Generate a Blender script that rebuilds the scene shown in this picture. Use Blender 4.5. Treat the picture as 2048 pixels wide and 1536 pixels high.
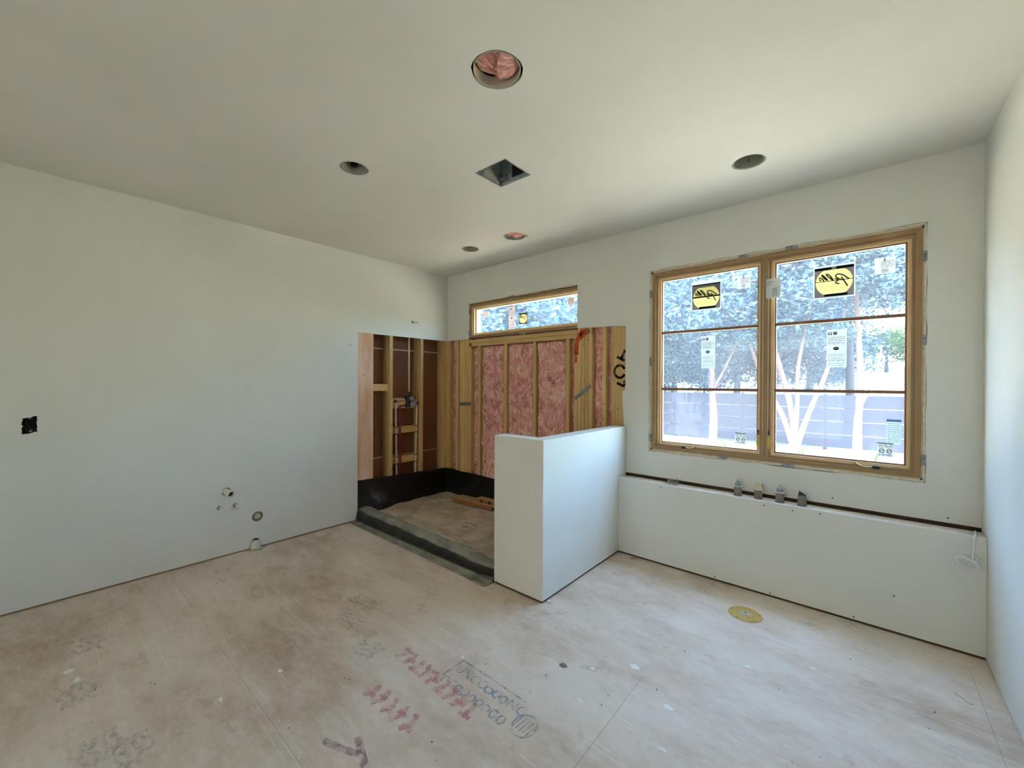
import bpy, bmesh, math, random
import numpy as np
from mathutils import Vector, Matrix, noise, geometry

for o in list(bpy.data.objects):
    bpy.data.objects.remove(o, do_unlink=True)
S = bpy.context.scene
COL = S.collection
PI = math.pi
rnd = random.Random(7)

# ------------------------------------------------------------------ camera
cd = bpy.data.cameras.new('camera'); cam = bpy.data.objects.new('camera', cd); COL.objects.link(cam)
_r = Vector((0.758334958, 0.651849341, 0.004530675)); _u = Vector((-0.006096095, 0.000141584, 0.999981409))
_f = Vector((-0.651836581, 0.758348479, -0.004081103))
CP = Vector((3.935125, -3.342304, 1.430764))
M = Matrix((_r, _u, -_f)).transposed().to_4x4(); M.translation = CP
cam.matrix_world = M
cd.sensor_width = 36.0; cd.lens = 817.0915 / 2048 * 36.0; cd.clip_start = 0.02; cd.clip_end = 300
S.camera = cam

# ------------------------------------------------------------------ sky, sun, exposure
w = bpy.data.worlds.new('sky'); S.world = w; w.use_nodes = True
nt = w.node_tree; nt.nodes.clear()
wo = nt.nodes.new('ShaderNodeOutputWorld'); bg = nt.nodes.new('ShaderNodeBackground'); sk = nt.nodes.new('ShaderNodeTexSky')
sk.sky_type = 'NISHITA'; sk.sun_disc = False; sk.sun_elevation = math.radians(60); sk.sun_rotation = math.radians(165)
sk.air_density = 1.3; sk.dust_density = 2.8; sk.ozone_density = 1.0
bg.inputs['Strength'].default_value = 2.5
nt.links.new(sk.outputs[0], bg.inputs['Color']); nt.links.new(bg.outputs[0], wo.inputs['Surface'])

def light(name, kind, energy, color, loc, direction, **kw):
    l = bpy.data.lights.new(name, kind); l.energy = energy; l.color = color
    for k, v in kw.items(): setattr(l, k, v)
    o = bpy.data.objects.new(name, l); COL.objects.link(o); o.location = loc
    o.rotation_euler = Vector(direction).to_track_quat('-Z', 'Y').to_euler()
    return o
# the sun stands behind the house; it lights the garden, never the room
light('sun', 'SUN', 33.0, (1.0, 0.93, 0.82), (0, -20, 30), (0.20, 0.46, -0.87), angle=0.01)
# added fill lamp in the unseen next room, shining through the added doorway
light('doorway_fill', 'AREA', 34, (1.0, 0.965, 0.90), (2.3, -7.6, 1.35), (0, 1, 0.03), shape='RECTANGLE', size=2.6, size_y=2.2)

S.view_settings.view_transform = 'Standard'; S.view_settings.look = 'None'
S.view_settings.gamma = 1.0; S.view_settings.use_curve_mapping = False
S.view_settings.exposure = 0.93

# ------------------------------------------------------------------ materials
def lin(c):
    return tuple(((v / 255) / 12.92 if v / 255 <= 0.04045 else ((v / 255 + 0.055) / 1.055) ** 2.4) for v in c) + (1.0,)

def new_mat(name):
    m = bpy.data.materials.new(name); m.use_nodes = True
    n = m.node_tree.nodes; n.clear()
    out = n.new('ShaderNodeOutputMaterial')
    return m, n, m.node_tree.links, out

def coords(n, l, scale=(1, 1, 1), loc=(0, 0, 0)):
    tc = n.new('ShaderNodeTexCoord'); mp = n.new('ShaderNodeMapping')
    mp.inputs['Scale'].default_value = scale; mp.inputs['Location'].default_value = loc
    l.new(tc.outputs['Object'], mp.inputs['Vector'])
    return mp.outputs['Vector']

def noise_tex(n, l, vec, scale, detail=4, rough=0.55, dist=0.0):
    t = n.new('ShaderNodeTexNoise'); t.inputs['Scale'].default_value = scale; t.inputs['Detail'].default_value = detail
    t.inputs['Roughness'].default_value = rough; t.inputs['Distortion'].default_value = dist
    l.new(vec, t.inputs['Vector']); return t.outputs['Fac']

def ramp(n, l, fac, stops):
    r = n.new('ShaderNodeValToRGB'); e = r.color_ramp.elements
    while len(e) < len(stops): e.new(0.5)
    for el, (p, c) in zip(e, stops): el.position = p; el.color = c if len(c) == 4 else lin(c)
    l.new(fac, r.inputs['Fac']); return r.outputs['Color']

def mix(n, l, fac, a, b, mode='MIX'):
    m = n.new('ShaderNodeMix'); m.data_type = 'RGBA'; m.blend_type = mode
    for s, v in ((m.inputs[0], fac), (m.inputs[6], a), (m.inputs[7], b)):
        if hasattr(v, 'is_linked') or hasattr(v, 'links'): l.new(v, s)
        else: s.default_value = v
    return m.outputs[2]

def bump(n, l, h, strength, dist=0.01):
    b = n.new('ShaderNodeBump'); b.inputs['Strength'].default_value = strength; b.inputs['Distance'].default_value = dist
    l.new(h, b.inputs['Height']); return b.outputs['Normal']

def pm(name, c1, c2=None, scale=8, rough=0.6, stretch=(1, 1, 1), bstr=0.0, bscale=None, metal=0.0, lo=0.35, hi=0.65, spec=0.5, vary=0.0, dist=0.0, bdist=0.01):
    m, n, l, out = new_mat(name)
    p = n.new('ShaderNodeBsdfPrincipled'); l.new(p.outputs[0], out.inputs[0])
    p.inputs['Roughness'].default_value = rough; p.inputs['Metallic'].default_value = metal
    p.inputs['Specular IOR Level'].default_value = spec
    v = coords(n, l, stretch)
    f = noise_tex(n, l, v, scale, 5, 0.6, dist)
    c = ramp(n, l, f, [(lo, c1), (hi, c2 or c1)])
    if vary:
        oi = n.new('ShaderNodeObjectInfo'); h = n.new('ShaderNodeHueSaturation')
        mr = n.new('ShaderNodeMapRange'); mr.inputs[3].default_value = 1 - vary; mr.inputs[4].default_value = 1 + vary
        l.new(oi.outputs['Random'], mr.inputs[0]); l.new(mr.outputs[0], h.inputs['Value']); l.new(c, h.inputs['Color']); c = h.outputs['Color']
    l.new(c, p.inputs['Base Color'])
    if bstr:
        fb = noise_tex(n, l, v, bscale or scale * 4, 4, 0.6)
        l.new(bump(n, l, fb, bstr, bdist), p.inputs['Normal'])
    return m

MT = {}
MT['drywall'] = pm('drywall paint', (220, 219, 207), (226, 226, 216), 1.3, 0.75, bstr=0.06, bscale=60, bdist=0.002)
MT['ceiling'] = pm('ceiling paint', (220, 217, 206), (227, 224, 215), 1.1, 0.8, bstr=0.06, bscale=50, bdist=0.002)
MT['gypsum'] = pm('raw gypsum edge', (226, 218, 200), (205, 192, 168), 30, 0.9)
def wood(name, c1, c2, axis, vary=0.17, scale=3.0):
    st = {'z': (14, 14, 0.9), 'x': (0.9, 14, 14), 'y': (14, 0.9, 14)}[axis]
    return pm(name, c1, c2, scale, 0.62, st, 0.12, 8, vary=vary, lo=0.3, hi=0.7, bdist=0.002)
MT['stud'] = wood('pine stud', (204, 164, 100), (226, 192, 132), 'z')
MT['stud_x'] = wood('pine plate', (204, 166, 102), (224, 192, 132), 'x')
MT['stud_y'] = wood('pine plate along wall', (150, 110, 66), (178, 136, 86), 'y')
MT['block'] = wood('pine blocking', (216, 172, 100), (230, 192, 122), 'y', 0.06)
MT['knotty'] = pm('knotty board', (236, 202, 168), (212, 156, 114), 2.2, 0.65, (4, 4, 0.8), 0.1, 10, lo=0.35, hi=0.7)
MT['winwood'] = pm('pine window frame', (150, 118, 76), (162, 130, 86), 4, 0.5, (2, 2, 2), 0.04, 20)
MT['winwood_lit'] = pm('lit pine window frame', (220, 190, 142), (230, 202, 156), 4, 0.5)  # paler copy of the frame pine; light from outside put into the colour
MT['muntin'] = pm('brown muntin bar', (118, 80, 52), (132, 92, 60), 6, 0.5)
MT['paperback'] = pm('brown drywall backing', (118, 74, 44), (134, 88, 52), 1.5, 0.8)
MT['seam'] = pm('pale panel seam', (196, 172, 140), (206, 184, 152), 8, 0.8)
MT['osb_dark'] = pm('dark sheathing', (70, 52, 36), (90, 68, 46), 5, 0.9)
MT['dark'] = pm('dark void', (26, 24, 22), (34, 30, 28), 5, 0.9)
MT['mud'] = pm('grey mortar bed', (220, 206, 180), (172, 154, 130), 3.6, 0.85, bstr=0.6, bscale=18, lo=0.34, hi=0.66, dist=1.2, bdist=0.006)
MT['pale_dust'] = pm('pale dusty plaster', (206, 198, 178), (184, 172, 148), 14, 0.9)
MT['smear'] = pm('white plaster smear', (246, 242, 234), (236, 230, 220), 20, 0.9)
MT['plank'] = pm('dusty pine plank', (206, 182, 144), (188, 160, 118), 3, 0.7, (2, 14, 14))
MT['edgewood'] = pm('sawn orange board edge', (176, 112, 56), (156, 92, 42), 5, 0.7, (1, 14, 14))
MT['galv'] = pm('galvanised steel', (150, 156, 152), (126, 132, 130), 14, 0.42, metal=0.7)
MT['canmetal'] = pm('grey can metal', (172, 170, 154), (156, 155, 142), 10, 0.55)
MT['fanmetal'] = pm('fan housing metal', (168, 180, 178), (150, 162, 162), 8, 0.4)
MT['white_plastic'] = pm('white plastic', (226, 222, 206), (218, 212, 196), 12, 0.4)
MT['pex'] = pm('white pex pipe', (214, 200, 176), (204, 188, 162), 12, 0.4)
MT['redpex'] = pm('red pex pipe', (128, 16, 22), (110, 10, 18), 12, 0.35)
MT['grey_pvc'] = pm('grey taped pipe sleeve', (136, 124, 110), (116, 106, 94), 20, 0.6)
MT['tanpipe'] = pm('tan collar', (196, 186, 166), (182, 172, 150), 20, 0.5)
MT['cream'] = pm('cream cap', (214, 196, 160), (202, 182, 146), 20, 0.5)
MT['bluetape'] = pm('dark blue tape', (52, 84, 96), (44, 72, 86), 12, 0.5)
MT['black'] = pm('black plastic', (22, 22, 24), (30, 30, 32), 12, 0.4)
MT['brass'] = pm('brass', (168, 140, 66), (150, 122, 56), 20, 0.35, metal=0.6)
MT['yellow'] = pm('yellow tag', (214, 192, 54), (200, 176, 44), 20, 0.5)
MT['yellow_flange'] = pm('dusty yellow plastic', (200, 166, 70), (190, 164, 96), 14, 0.55)
MT['cable'] = pm('white cable', (238, 240, 238), (230, 232, 230), 20, 0.45)
MT['greywire'] = pm('grey twisted wire', (150, 142, 128), (112, 106, 98), 40, 0.5)
MT['marker'] = pm('black spray paint', (34, 32, 30), (50, 46, 42), 30, 0.8)
MT['orange'] = pm('orange spray paint', (214, 92, 44), (226, 120, 66), 16, 0.8)
MT['screw'] = pm('dark screw head', (60, 58, 56), (44, 42, 40), 20, 0.5)
MT['fence'] = pm('slate grey fence board', (7, 11, 30), (11, 16, 38), 2, 0.7, (1, 1, 4), vary=0.15)
MT['barkpale'] = pm('pale peeling bark', (82, 62, 44), (58, 38, 26), 4, 0.85, (1, 1, 0.4), 0.3, 16)
MT['barkdark'] = pm('dark bark', (30, 27, 30), (42, 36, 36), 4, 0.9, (1, 1, 0.3), 0.3, 16)
MT['grass'] = pm('pale dirt and weeds', (196, 176, 152), (166, 150, 118), 1.2, 0.95, bstr=0.5, bscale=20)
MT['bank'] = pm('pale sandy bank', (170, 152, 126), (140, 118, 92), 0.5, 0.95, bstr=0.3, bscale=4)
MT['exterior'] = pm('exterior sheathing', (150, 120, 86), (170, 138, 100), 3, 0.9)

def insulation_mat():
    m, n, l, out = new_mat('pink fibreglass')
    p = n.new('ShaderNodeBsdfPrincipled'); l.new(p.outputs[0], out.inputs[0]); p.inputs['Roughness'].default_value = 0.95
    p.inputs['Specular IOR Level'].default_value = 0.15
    v = coords(n, l, (1, 1, 0.7))
    a = noise_tex(n, l, v, 6, 4, 0.55, 1.6)
    b = noise_tex(n, l, v, 6.5, 4, 0.5, 5.0)
    c = ramp(n, l, a, [(0.30, (190, 112, 100)), (0.5, (226, 158, 146)), (0.66, (240, 188, 174))])
    wv = ramp(n, l, b, [(0.50, (0, 0, 0, 1)), (0.60, (.85, .85, .85, 1)), (0.66, (0, 0, 0, 1))])
    mm = mix(n, l, wv, c, lin((250, 220, 200)))
    l.new(mm, p.inputs['Base Color'])
    l.new(bump(n, l, b, 0.8, 0.025), p.inputs['Normal'])
    return m
MT['pink'] = insulation_mat()
MT['tuft'] = pm('pale fibreglass wisps', (236, 196, 180), (216, 164, 150), 30, 0.95)

def liner_mat():
    m, n, l, out = new_mat('black shower liner')
    p = n.new('ShaderNodeBsdfPrincipled'); l.new(p.outputs[0], out.inputs[0])
    v = coords(n, l)
    g = n.new('ShaderNodeNewGeometry'); sx = n.new('ShaderNodeSeparateXYZ'); l.new(g.outputs['Normal'], sx.inputs[0])
    a = noise_tex(n, l, v, 6, 5, 0.65, 0.6)
    mr = n.new('ShaderNodeMapRange'); mr.inputs[1].default_value = 0.35; mr.inputs[2].default_value = 0.95
    ab = n.new('ShaderNodeMath'); ab.operation = 'ABSOLUTE'; l.new(sx.outputs['Z'], ab.inputs[0]); l.new(ab.outputs[0], mr.inputs[0])
    dust = ramp(n, l, a, [(0.3, (112, 112, 98)), (0.62, (164, 162, 146))])
    c = mix(n, l, mr.outputs[0], lin((24, 24, 22)), dust)
    l.new(c, p.inputs['Base Color'])
    r2 = n.new('ShaderNodeMapRange'); r2.inputs[3].default_value = 0.30; r2.inputs[4].default_value = 0.8
    l.new(mr.outputs[0], r2.inputs[0]); l.new(r2.outputs[0], p.inputs['Roughness'])
    l.new(bump(n, l, a, 0.25, 0.01), p.inputs['Normal'])
    return m
MT['liner'] = liner_mat()

def floor_mat():
    m, n, l, out = new_mat('dusty subfloor')
    p = n.new('ShaderNodeBsdfPrincipled'); l.new(p.outputs[0], out.inputs[0]); p.inputs['Roughness'].default_value = 0.7
    p.inputs['Specular IOR Level'].default_value = 0.3
    v = coords(n, l)
    vs = coords(n, l, (0.5, 1.0, 1))
    big = noise_tex(n, l, vs, 1.5, 6, 0.6, 0.15)
    c = ramp(n, l, big, [(0.3, (196, 172, 146)), (0.5, (224, 208, 188)), (0.68, (238, 228, 213))])
    mid = noise_tex(n, l, coords(n, l, (0.45, 1, 1), (3, 5, 0)), 7, 7, 0.7, 0.2)
    c = mix(n, l, ramp(n, l, mid, [(0.40, (0, 0, 0, 1)), (0.72, (.75, .75, .75, 1))]), c, lin((240, 230, 217)))
    st = noise_tex(n, l, coords(n, l, (1, 1.6, 1), (9, 1, 0)), 3.2, 6, 0.7, 0.5)
    c = mix(n, l, ramp(n, l, st, [(0.58, (0, 0, 0, 1)), (0.75, (.6, .6, .6, 1))]), c, lin((176, 152, 132)))
    flk = n.new('ShaderNodeTexVoronoi'); flk.inputs['Scale'].default_value = 55; flk.feature = 'F1'
    l.new(coords(n, l, (0.5, 1, 1)), flk.inputs['Vector'])
    bw = n.new('ShaderNodeRGBToBW'); l.new(flk.outputs['Color'], bw.inputs[0])
    c = mix(n, l, 0.25, c, ramp(n, l, bw.outputs[0], [(0.2, (90, 84, 80)), (0.8, (170, 166, 160))]), 'SOFT_LIGHT')
    spk = noise_tex(n, l, v, 42, 3, 0.6)
    c = mix(n, l, ramp(n, l, spk, [(0.66, (0, 0, 0, 1)), (0.74, (.7, .7, .7, 1))]), c, lin((236, 232, 224)))
    fine = noise_tex(n, l, coords(n, l, (0.55, 1, 1), (2, 7, 0)), 38, 6, 0.75, 0.3)
    c = mix(n, l, 0.5, c, ramp(n, l, fine, [(0.3, (92, 86, 80)), (0.7, (168, 166, 162))]), 'SOFT_LIGHT')
    scr = noise_tex(n, l, coords(n, l, (0.7, 26, 1), (4, 0, 0)), 2.2, 3, 0.6, 0.6)
    c = mix(n, l, ramp(n, l, scr, [(0.63, (0, 0, 0, 1)), (0.70, (.35, .35, .35, 1))]), c, lin((246, 240, 232)))
    l.new(c, p.inputs['Base Color'])
    l.new(bump(n, l, mid, 0.12, 0.004), p.inputs['Normal'])
    return m
MT['floor'] = floor_mat()

def glass_mat(name, tint, haze, gloss):
    m, n, l, out = new_mat(name)
    t = n.new('ShaderNodeBsdfTransparent'); t.inputs[0].default_value = tint
    d = n.new('ShaderNodeBsdfTranslucent'); d.inputs[0].default_value = (0.8, 0.9, 1, 1)
    g = n.new('ShaderNodeBsdfGlossy'); g.inputs['Roughness'].default_value = 0.05
    m1 = n.new('ShaderNodeMixShader'); m1.inputs[0].default_value = haze
    m2 = n.new('ShaderNodeMixShader'); m2.inputs[0].default_value = gloss
    l.new(t.outputs[0], m1.inputs[1]); l.new(d.outputs[0], m1.inputs[2])
    l.new(m1.outputs[0], m2.inputs[1]); l.new(g.outputs[0], m2.inputs[2]); l.new(m2.outputs[0], out.inputs[0])
    return m
MT['glass'] = glass_mat('window glass', (0.91, 0.96, 0.98, 1), 0.02, 0.015)
MT['cover'] = glass_mat('grey translucent cover strip', (0.62, 0.60, 0.56, 1), 0.10, 0.0)
MT['film'] = glass_mat('blue protective film', (0.82, 0.90, 0.98, 1), 0.02, 0.0)

def paper(name, c, tr=0.17, c2=None):
    m, n, l, out = new_mat(name)
    v = coords(n, l); f = noise_tex(n, l, v, 60, 3)
    col = ramp(n, l, f, [(0.3, c), (0.7, c2 or c)])
    d = n.new('ShaderNodeBsdfDiffuse'); t = n.new('ShaderNodeBsdfTranslucent'); mx = n.new('ShaderNodeMixShader')
    mx.inputs[0].default_value = tr
    l.new(col, d.inputs[0]); l.new(col, t.inputs[0]); l.new(d.outputs[0], mx.inputs[1]); l.new(t.outputs[0], mx.inputs[2]); l.new(mx.outputs[0], out.inputs[0])
    return m
MT['p_white'] = paper('white label paper', (222, 224, 220))
MT['p_grey'] = paper('grey print', (128, 122, 114), 0.10)
MT['p_green'] = paper('grey green label paper', (212, 218, 212))
MT['p_yellow'] = paper('yellow print', (242, 222, 138), 0.22, (236, 212, 122))
MT['p_black'] = paper('black print', (22, 24, 30), 0.05)
MT['p_ink'] = paper('grey ink', (70, 66, 58), 0.08)
MT['p_pink'] = paper('pinkish label paper', (226, 204, 190))
MT['p_blue'] = paper('blue label', (120, 146, 196))
MT['p_teal'] = paper('teal label', (200, 222, 220))

def ink_mat(name, c, lo, hi, a):
    m, n, l, out = new_mat(name)
    d = n.new('ShaderNodeBsdfDiffuse'); d.inputs[0].default_value = lin(c); t = n.new('ShaderNodeBsdfTransparent'); mx = n.new('ShaderNodeMixShader')
    v = coords(n, l); f = noise_tex(n, l, v, 26, 5, 0.7, 0.4)
    k = ramp(n, l, f, [(lo, (0, 0, 0, 1)), (hi, (a, a, a, 1))])
    l.new(k, mx.inputs[0]); l.new(t.outputs[0], mx.inputs[1]); l.new(d.outputs[0], mx.inputs[2]); l.new(mx.outputs[0], out.inputs[0])
    return m
MT['ink_red'] = ink_mat('worn red ink', (226, 158, 154), 0.34, 0.62, 0.6)
MT['ink_blue'] = ink_mat('worn blue ink', (160, 172, 182), 0.34, 0.60, 0.62)
MT['ink_dark'] = ink_mat('worn dark ink', (158, 154, 154), 0.42, 0.70, 0.45)
MT['ink_purple'] = ink_mat('worn purple ink', (170, 128, 140), 0.38, 0.62, 0.55)
MT['ink_orange'] = ink_mat('sprayed orange paint', (222, 96, 48), 0.30, 0.55, 0.9)
MT['ink_black'] = ink_mat('sprayed black paint', (32, 30, 30), 0.25, 0.5, 0.92)

def leaf_mat(name, c1, c2):
    m, n, l, out = new_mat(name)
    oi = n.new('ShaderNodeNewGeometry')
    col = ramp(n, l, oi.outputs['Random Per Island'], [(0.0, c1), (1.0, c2)])
    d = n.new('ShaderNodeBsdfDiffuse'); t = n.new('ShaderNodeBsdfTranslucent'); mx = n.new('ShaderNodeMixShader'); mx.inputs[0].default_value = 0.45
    l.new(col, d.inputs[0]); l.new(col, t.inputs[0]); l.new(d.outputs[0], mx.inputs[1]); l.new(t.outputs[0], mx.inputs[2]); l.new(mx.outputs[0], out.inputs[0])
    return m
MT['leaf'] = leaf_mat('silvery green leaves', (20, 36, 62), (96, 124, 126))
MT['leaf2'] = leaf_mat('bright green leaves', (44, 68, 30), (80, 98, 46))

# ------------------------------------------------------------------ mesh helpers
class MB:
    def __init__(s): s.v = []; s.f = []
    def add(s, vs, fs):
        k = len(s.v); s.v += [tuple(x) for x in vs]; s.f += [tuple(i + k for i in f) for f in fs]; return s
    def box(s, x0, x1, y0, y1, z0, z1):
        return s.add([(x0, y0, z0), (x1, y0, z0), (x1, y1, z0), (x0, y1, z0), (x0, y0, z1), (x1, y0, z1), (x1, y1, z1), (x0, y1, z1)],
                     [(0, 3, 2, 1), (4, 5, 6, 7), (0, 1, 5, 4), (1, 2, 6, 5), (2, 3, 7, 6), (3, 0, 4, 7)])
    def obox(s, c, ax, ay, az):      # oriented box: centre and half axes
        c = Vector(c); ax = Vector(ax); ay = Vector(ay); az = Vector(az)
        P = [c + i * ax + j * ay + k * az for k in (-1, 1) for i, j in ((-1, -1), (1, -1), (1, 1), (-1, 1))]
        return s.add(P, [(0, 3, 2, 1), (4, 5, 6, 7), (0, 1, 5, 4), (1, 2, 6, 5), (2, 3, 7, 6), (3, 0, 4, 7)])
    def tube(s, pts, rad, seg=10, cap=True):
        pts = [Vector(p) for p in pts]; n = len(pts)
        rs = rad if isinstance(rad, (list, tuple)) else [rad] * n
        t0 = (pts[1] - pts[0]).normalized(); a = t0.orthogonal().normalized()
        vs = []
        for i, p in enumerate(pts):
            t = (pts[min(i + 1, n - 1)] - pts[max(i - 1, 0)]).normalized()
            a = (a - a.dot(t) * t)
            a = a.normalized() if a.length > 1e-6 else t.orthogonal().normalized()
            b = t.cross(a)
            vs += [p + rs[i] * (math.cos(q) * a + math.sin(q) * b) for q in (2 * PI * j / seg for j in range(seg))]
        fs = [(i * seg + j, i * seg + (j + 1) % seg, (i + 1) * seg + (j + 1) % seg, (i + 1) * seg + j) for i in range(n - 1) for j in range(seg)]
        if cap: fs += [tuple(range(seg))[::-1], tuple((n - 1) * seg + j for j in range(seg))]
        return s.add(vs, fs)
    def lathe(s, c, axis, prof, seg=32):   # prof: (radius, distance along axis)
        c = Vector(c); t = Vector(axis).normalized(); a = t.orthogonal().normalized(); b = t.cross(a); n = len(prof)
        vs = [c + d * t + r * (math.cos(2 * PI * j / seg) * a + math.sin(2 * PI * j / seg) * b) for r, d in prof for j in range(seg)]
        fs = [(i * seg + j, i * seg + (j + 1) % seg, (i + 1) * seg + (j + 1) % seg, (i + 1) * seg + j) for i in range(n - 1) for j in range(seg)]
        return s.add(vs, fs)
    def disc(s, c, axis, r, seg=32):
        c = Vector(c); t = Vector(axis).normalized(); a = t.orthogonal().normalized(); b = t.cross(a)
        return s.add([c + r * (math.cos(2 * PI * j / seg) * a + math.sin(2 * PI * j / seg) * b) for j in range(seg)], [tuple(range(seg))])
    def grid(s, nu, nv, fn):
        vs = [fn(i / nu, j / nv) for i in range(nu + 1) for j in range(nv + 1)]
        fs = [(i * (nv + 1) + j, (i + 1) * (nv + 1) + j, (i + 1) * (nv + 1) + j + 1, i * (nv + 1) + j + 1) for i in range(nu) for j in range(nv)]
        return s.add(vs, fs)
    def slab(s, loops, plane, t0, t1):     # polygon with holes, given thickness
        to3 = {'x': lambda a, b, t: (t, a, b), 'y': lambda a, b, t: (a, t, b), 'z': lambda a, b, t: (a, b, t)}[plane]
        flat = [p for L in loops for p in L]; n = len(flat)
        tris = geometry.tessellate_polygon([[Vector((p[0], p[1], 0)) for p in L] for L in loops])
        vs = [to3(p[0], p[1], t0) for p in flat] + [to3(p[0], p[1], t1) for p in flat]
        fs = [tuple(t) for t in tris] + [tuple(i + n for i in t)[::-1] for t in tris]
        k = 0
        for L in loops:
            m = len(L)
            fs += [(k + i, k + (i + 1) % m, n + k + (i + 1) % m, n + k + i) for i in range(m)]
            k += m
        return s.add(vs, fs)

LOC = {}
TINY = {'print', 'screw_hole', 'barcode', 'rivet', 'nails', 'knots', 'ribs', 'cap_ribs', 'marker_scribble', 'torn_paper_edge', 'loose_fibres'}   # pieces too small to pick apart
def obj(name, mb, mat, parent=None, smooth=False, bevel=0.0, origin=None, mats=None, fmat=None):
    me = bpy.data.meshes.new(name)
    off = Vector(origin) if origin is not None else (Vector(LOC[parent.name]) if parent else Vector((0, 0, 0)))
    me.from_pydata([tuple(Vector(v) - off) for v in mb.v], [], mb.f)
    bm = bmesh.new(); bm.from_mesh(me)
    bmesh.ops.recalc_face_normals(bm, faces=bm.faces)
    if bevel:
        bmesh.ops.remove_doubles(bm, verts=bm.verts, dist=1e-6)
        ed = [e for e in bm.edges if len(e.link_faces) == 2 and e.calc_face_angle(0) > 0.6]
        bmesh.ops.bevel(bm, geom=ed, offset=bevel, segments=1, affect='EDGES', profile=0.7)
    bm.to_mesh(me); bm.free()
    for m in (mats or [mat]): me.materials.append(MT[m])
    if fmat:
        for p in me.polygons: p.material_index = fmat(p)
    if smooth:
        for p in me.polygons: p.use_smooth = True
    o = bpy.data.objects.new(name, me); COL.objects.link(o)
    if name in TINY: o['kind'] = 'stuff'
    if parent: o.parent = parent; LOC[o.name] = LOC[parent.name]
    else: o.location = off; LOC[o.name] = tuple(off)
    return o

def tag(o, label=None, cat=None, group=None, kind=None):
    if label: o['label'] = label
    if cat: o['category'] = cat
    if group: o['group'] = group
    if kind: o['kind'] = kind
    return o
def thing(name, label, cat, loc=(0, 0, 0), group=None):
    o = bpy.data.objects.new(name, None); COL.objects.link(o); o.location = loc; o.empty_display_size = 0.05
    LOC[o.name] = tuple(loc); return tag(o, label, cat, group)
def struct(name, mb, mat, label, cat, **kw):
    return tag(obj(name, mb, mat, **kw), label, cat, kind='structure')
def circle(cx, cy, r, n=40, jit=0.0):
    return [(cx + (r + rnd.uniform(-jit, jit)) * math.cos(2 * PI * i / n), cy + (r + rnd.uniform(-jit, jit)) * math.sin(2 * PI * i / n)) for i in range(n)]
def ragged(pts, step, jit):
    out = []
    for i, (a, b) in enumerate(zip(pts, pts[1:] + pts[:1])):
        d = math.dist(a, b); k = max(1, int(d / step))
        nx, ny = -(b[1] - a[1]) / d, (b[0] - a[0]) / d
        for q in range(k):
            t = q / k; j = rnd.uniform(-jit, jit) if q else 0
            out.append((a[0] + t * (b[0] - a[0]) + j * nx, a[1] + t * (b[1] - a[1]) + j * ny))
    return out
def ribbon(mb, pts, wd, f):      # flat stroke in a plane; f maps 2D to 3D
    n = len(pts); L = []
    LAY[0] = (LAY[0] + 1) % 24
    for i, p in enumerate(pts):
        a = pts[max(i - 1, 0)]; b = pts[min(i + 1, n - 1)]
        d = math.dist(a, b) or 1; nx, ny = -(b[1] - a[1]) / d, (b[0] - a[0]) / d
        L += [f(p[0] + nx * wd / 2, p[1] + ny * wd / 2), f(p[0] - nx * wd / 2, p[1] - ny * wd / 2)]
    return mb.add(L, [(2 * i, 2 * i + 1, 2 * i + 3, 2 * i + 2) for i in range(n - 1)])
def smooth_path(pts, k=6):
    pts = [Vector(p) for p in pts]; out = []
    for i in range(len(pts) - 1):
        p0 = pts[max(i - 1, 0)]; p1 = pts[i]; p2 = pts[i + 1]; p3 = pts[min(i + 2, len(pts) - 1)]
        for q in range(k):
            t = q / k
            out.append(0.5 * ((2 * p1) + (p2 - p0) * t + (2 * p0 - 5 * p1 + 4 * p2 - p3) * t * t + (3 * p1 - p0 - 3 * p2 + p3) * t ** 3))
    return out + [pts[-1]]
def text_mb(txt, size, f, shear=0.0, width=None):
    c = bpy.data.curves.new('t', 'FONT'); c.body = txt; c.size = size; c.shear = shear; c.resolution_u = 3
    o = bpy.data.objects.new('t', c); COL.objects.link(o)
    me = bpy.data.meshes.new_from_object(o.evaluated_get(bpy.context.evaluated_depsgraph_get()))
    vs = [v.co.copy() for v in me.vertices]; fs = [tuple(p.vertices) for p in me.polygons]
    bpy.data.objects.remove(o); bpy.data.curves.remove(c); bpy.data.meshes.remove(me)
    sx = width / (max(v.x for v in vs) - min(v.x for v in vs)) if width else 1
    x0 = min(v.x for v in vs)
    return MB().add([f((v.x - x0) * sx, v.y) for v in vs], fs)
def nz(p, s=1.0): return noise.noise(Vector(p) * s)

# ------------------------------------------------------------------ room dimensions
H = 2.74; XR = 4.427; YB = -5.2; DW = 0.0127; FD = 0.153
HX0, HX1, HY, HZ = 1.945, 2.375, -1.218, 1.055
LY, LZ = -0.142, 0.634
WX0, WX1, WZ0, WZ1 = 2.5746, 4.2105, 0.860, 2.367
SX0, SX1, SZ0, SZ1 = 0.375, 1.876, 1.945, 2.366
OY, OZ = -1.193, 1.937

# ------------------------------------------------------------------ floor
fl = struct('floor', MB().box(-0.17, XR + 0.17, YB - 0.1, 0.165, -0.25, -0.019), 'osb_dark', 'dusty tan subfloor of sheets with faded stamps', 'floor')
rows = [(-5.2, -3.92, [1.9, 4.34]), (-3.92, -2.70, [1.90, 4.34]), (-2.70, -1.48, [0.69, 3.13]), (-1.48, -0.26, [1.91, 4.35]), (-0.26, 0.15, [0.69, 3.13])]
for k, (y0, y1, xs) in enumerate(rows):
    e = [-0.16] + xs + [XR + 0.16]
    for a, b in zip(e, e[1:]):
        g = 0.0005
        obj('subfloor_sheet', MB().box(a + g, b - g, y0 + g, y1 - g, -0.018, 0.0), 'floor', fl)
LAY = [0]
def FZ(x, y): return (x, y, 0.0006 + 0.00004 * LAY[0])
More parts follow.
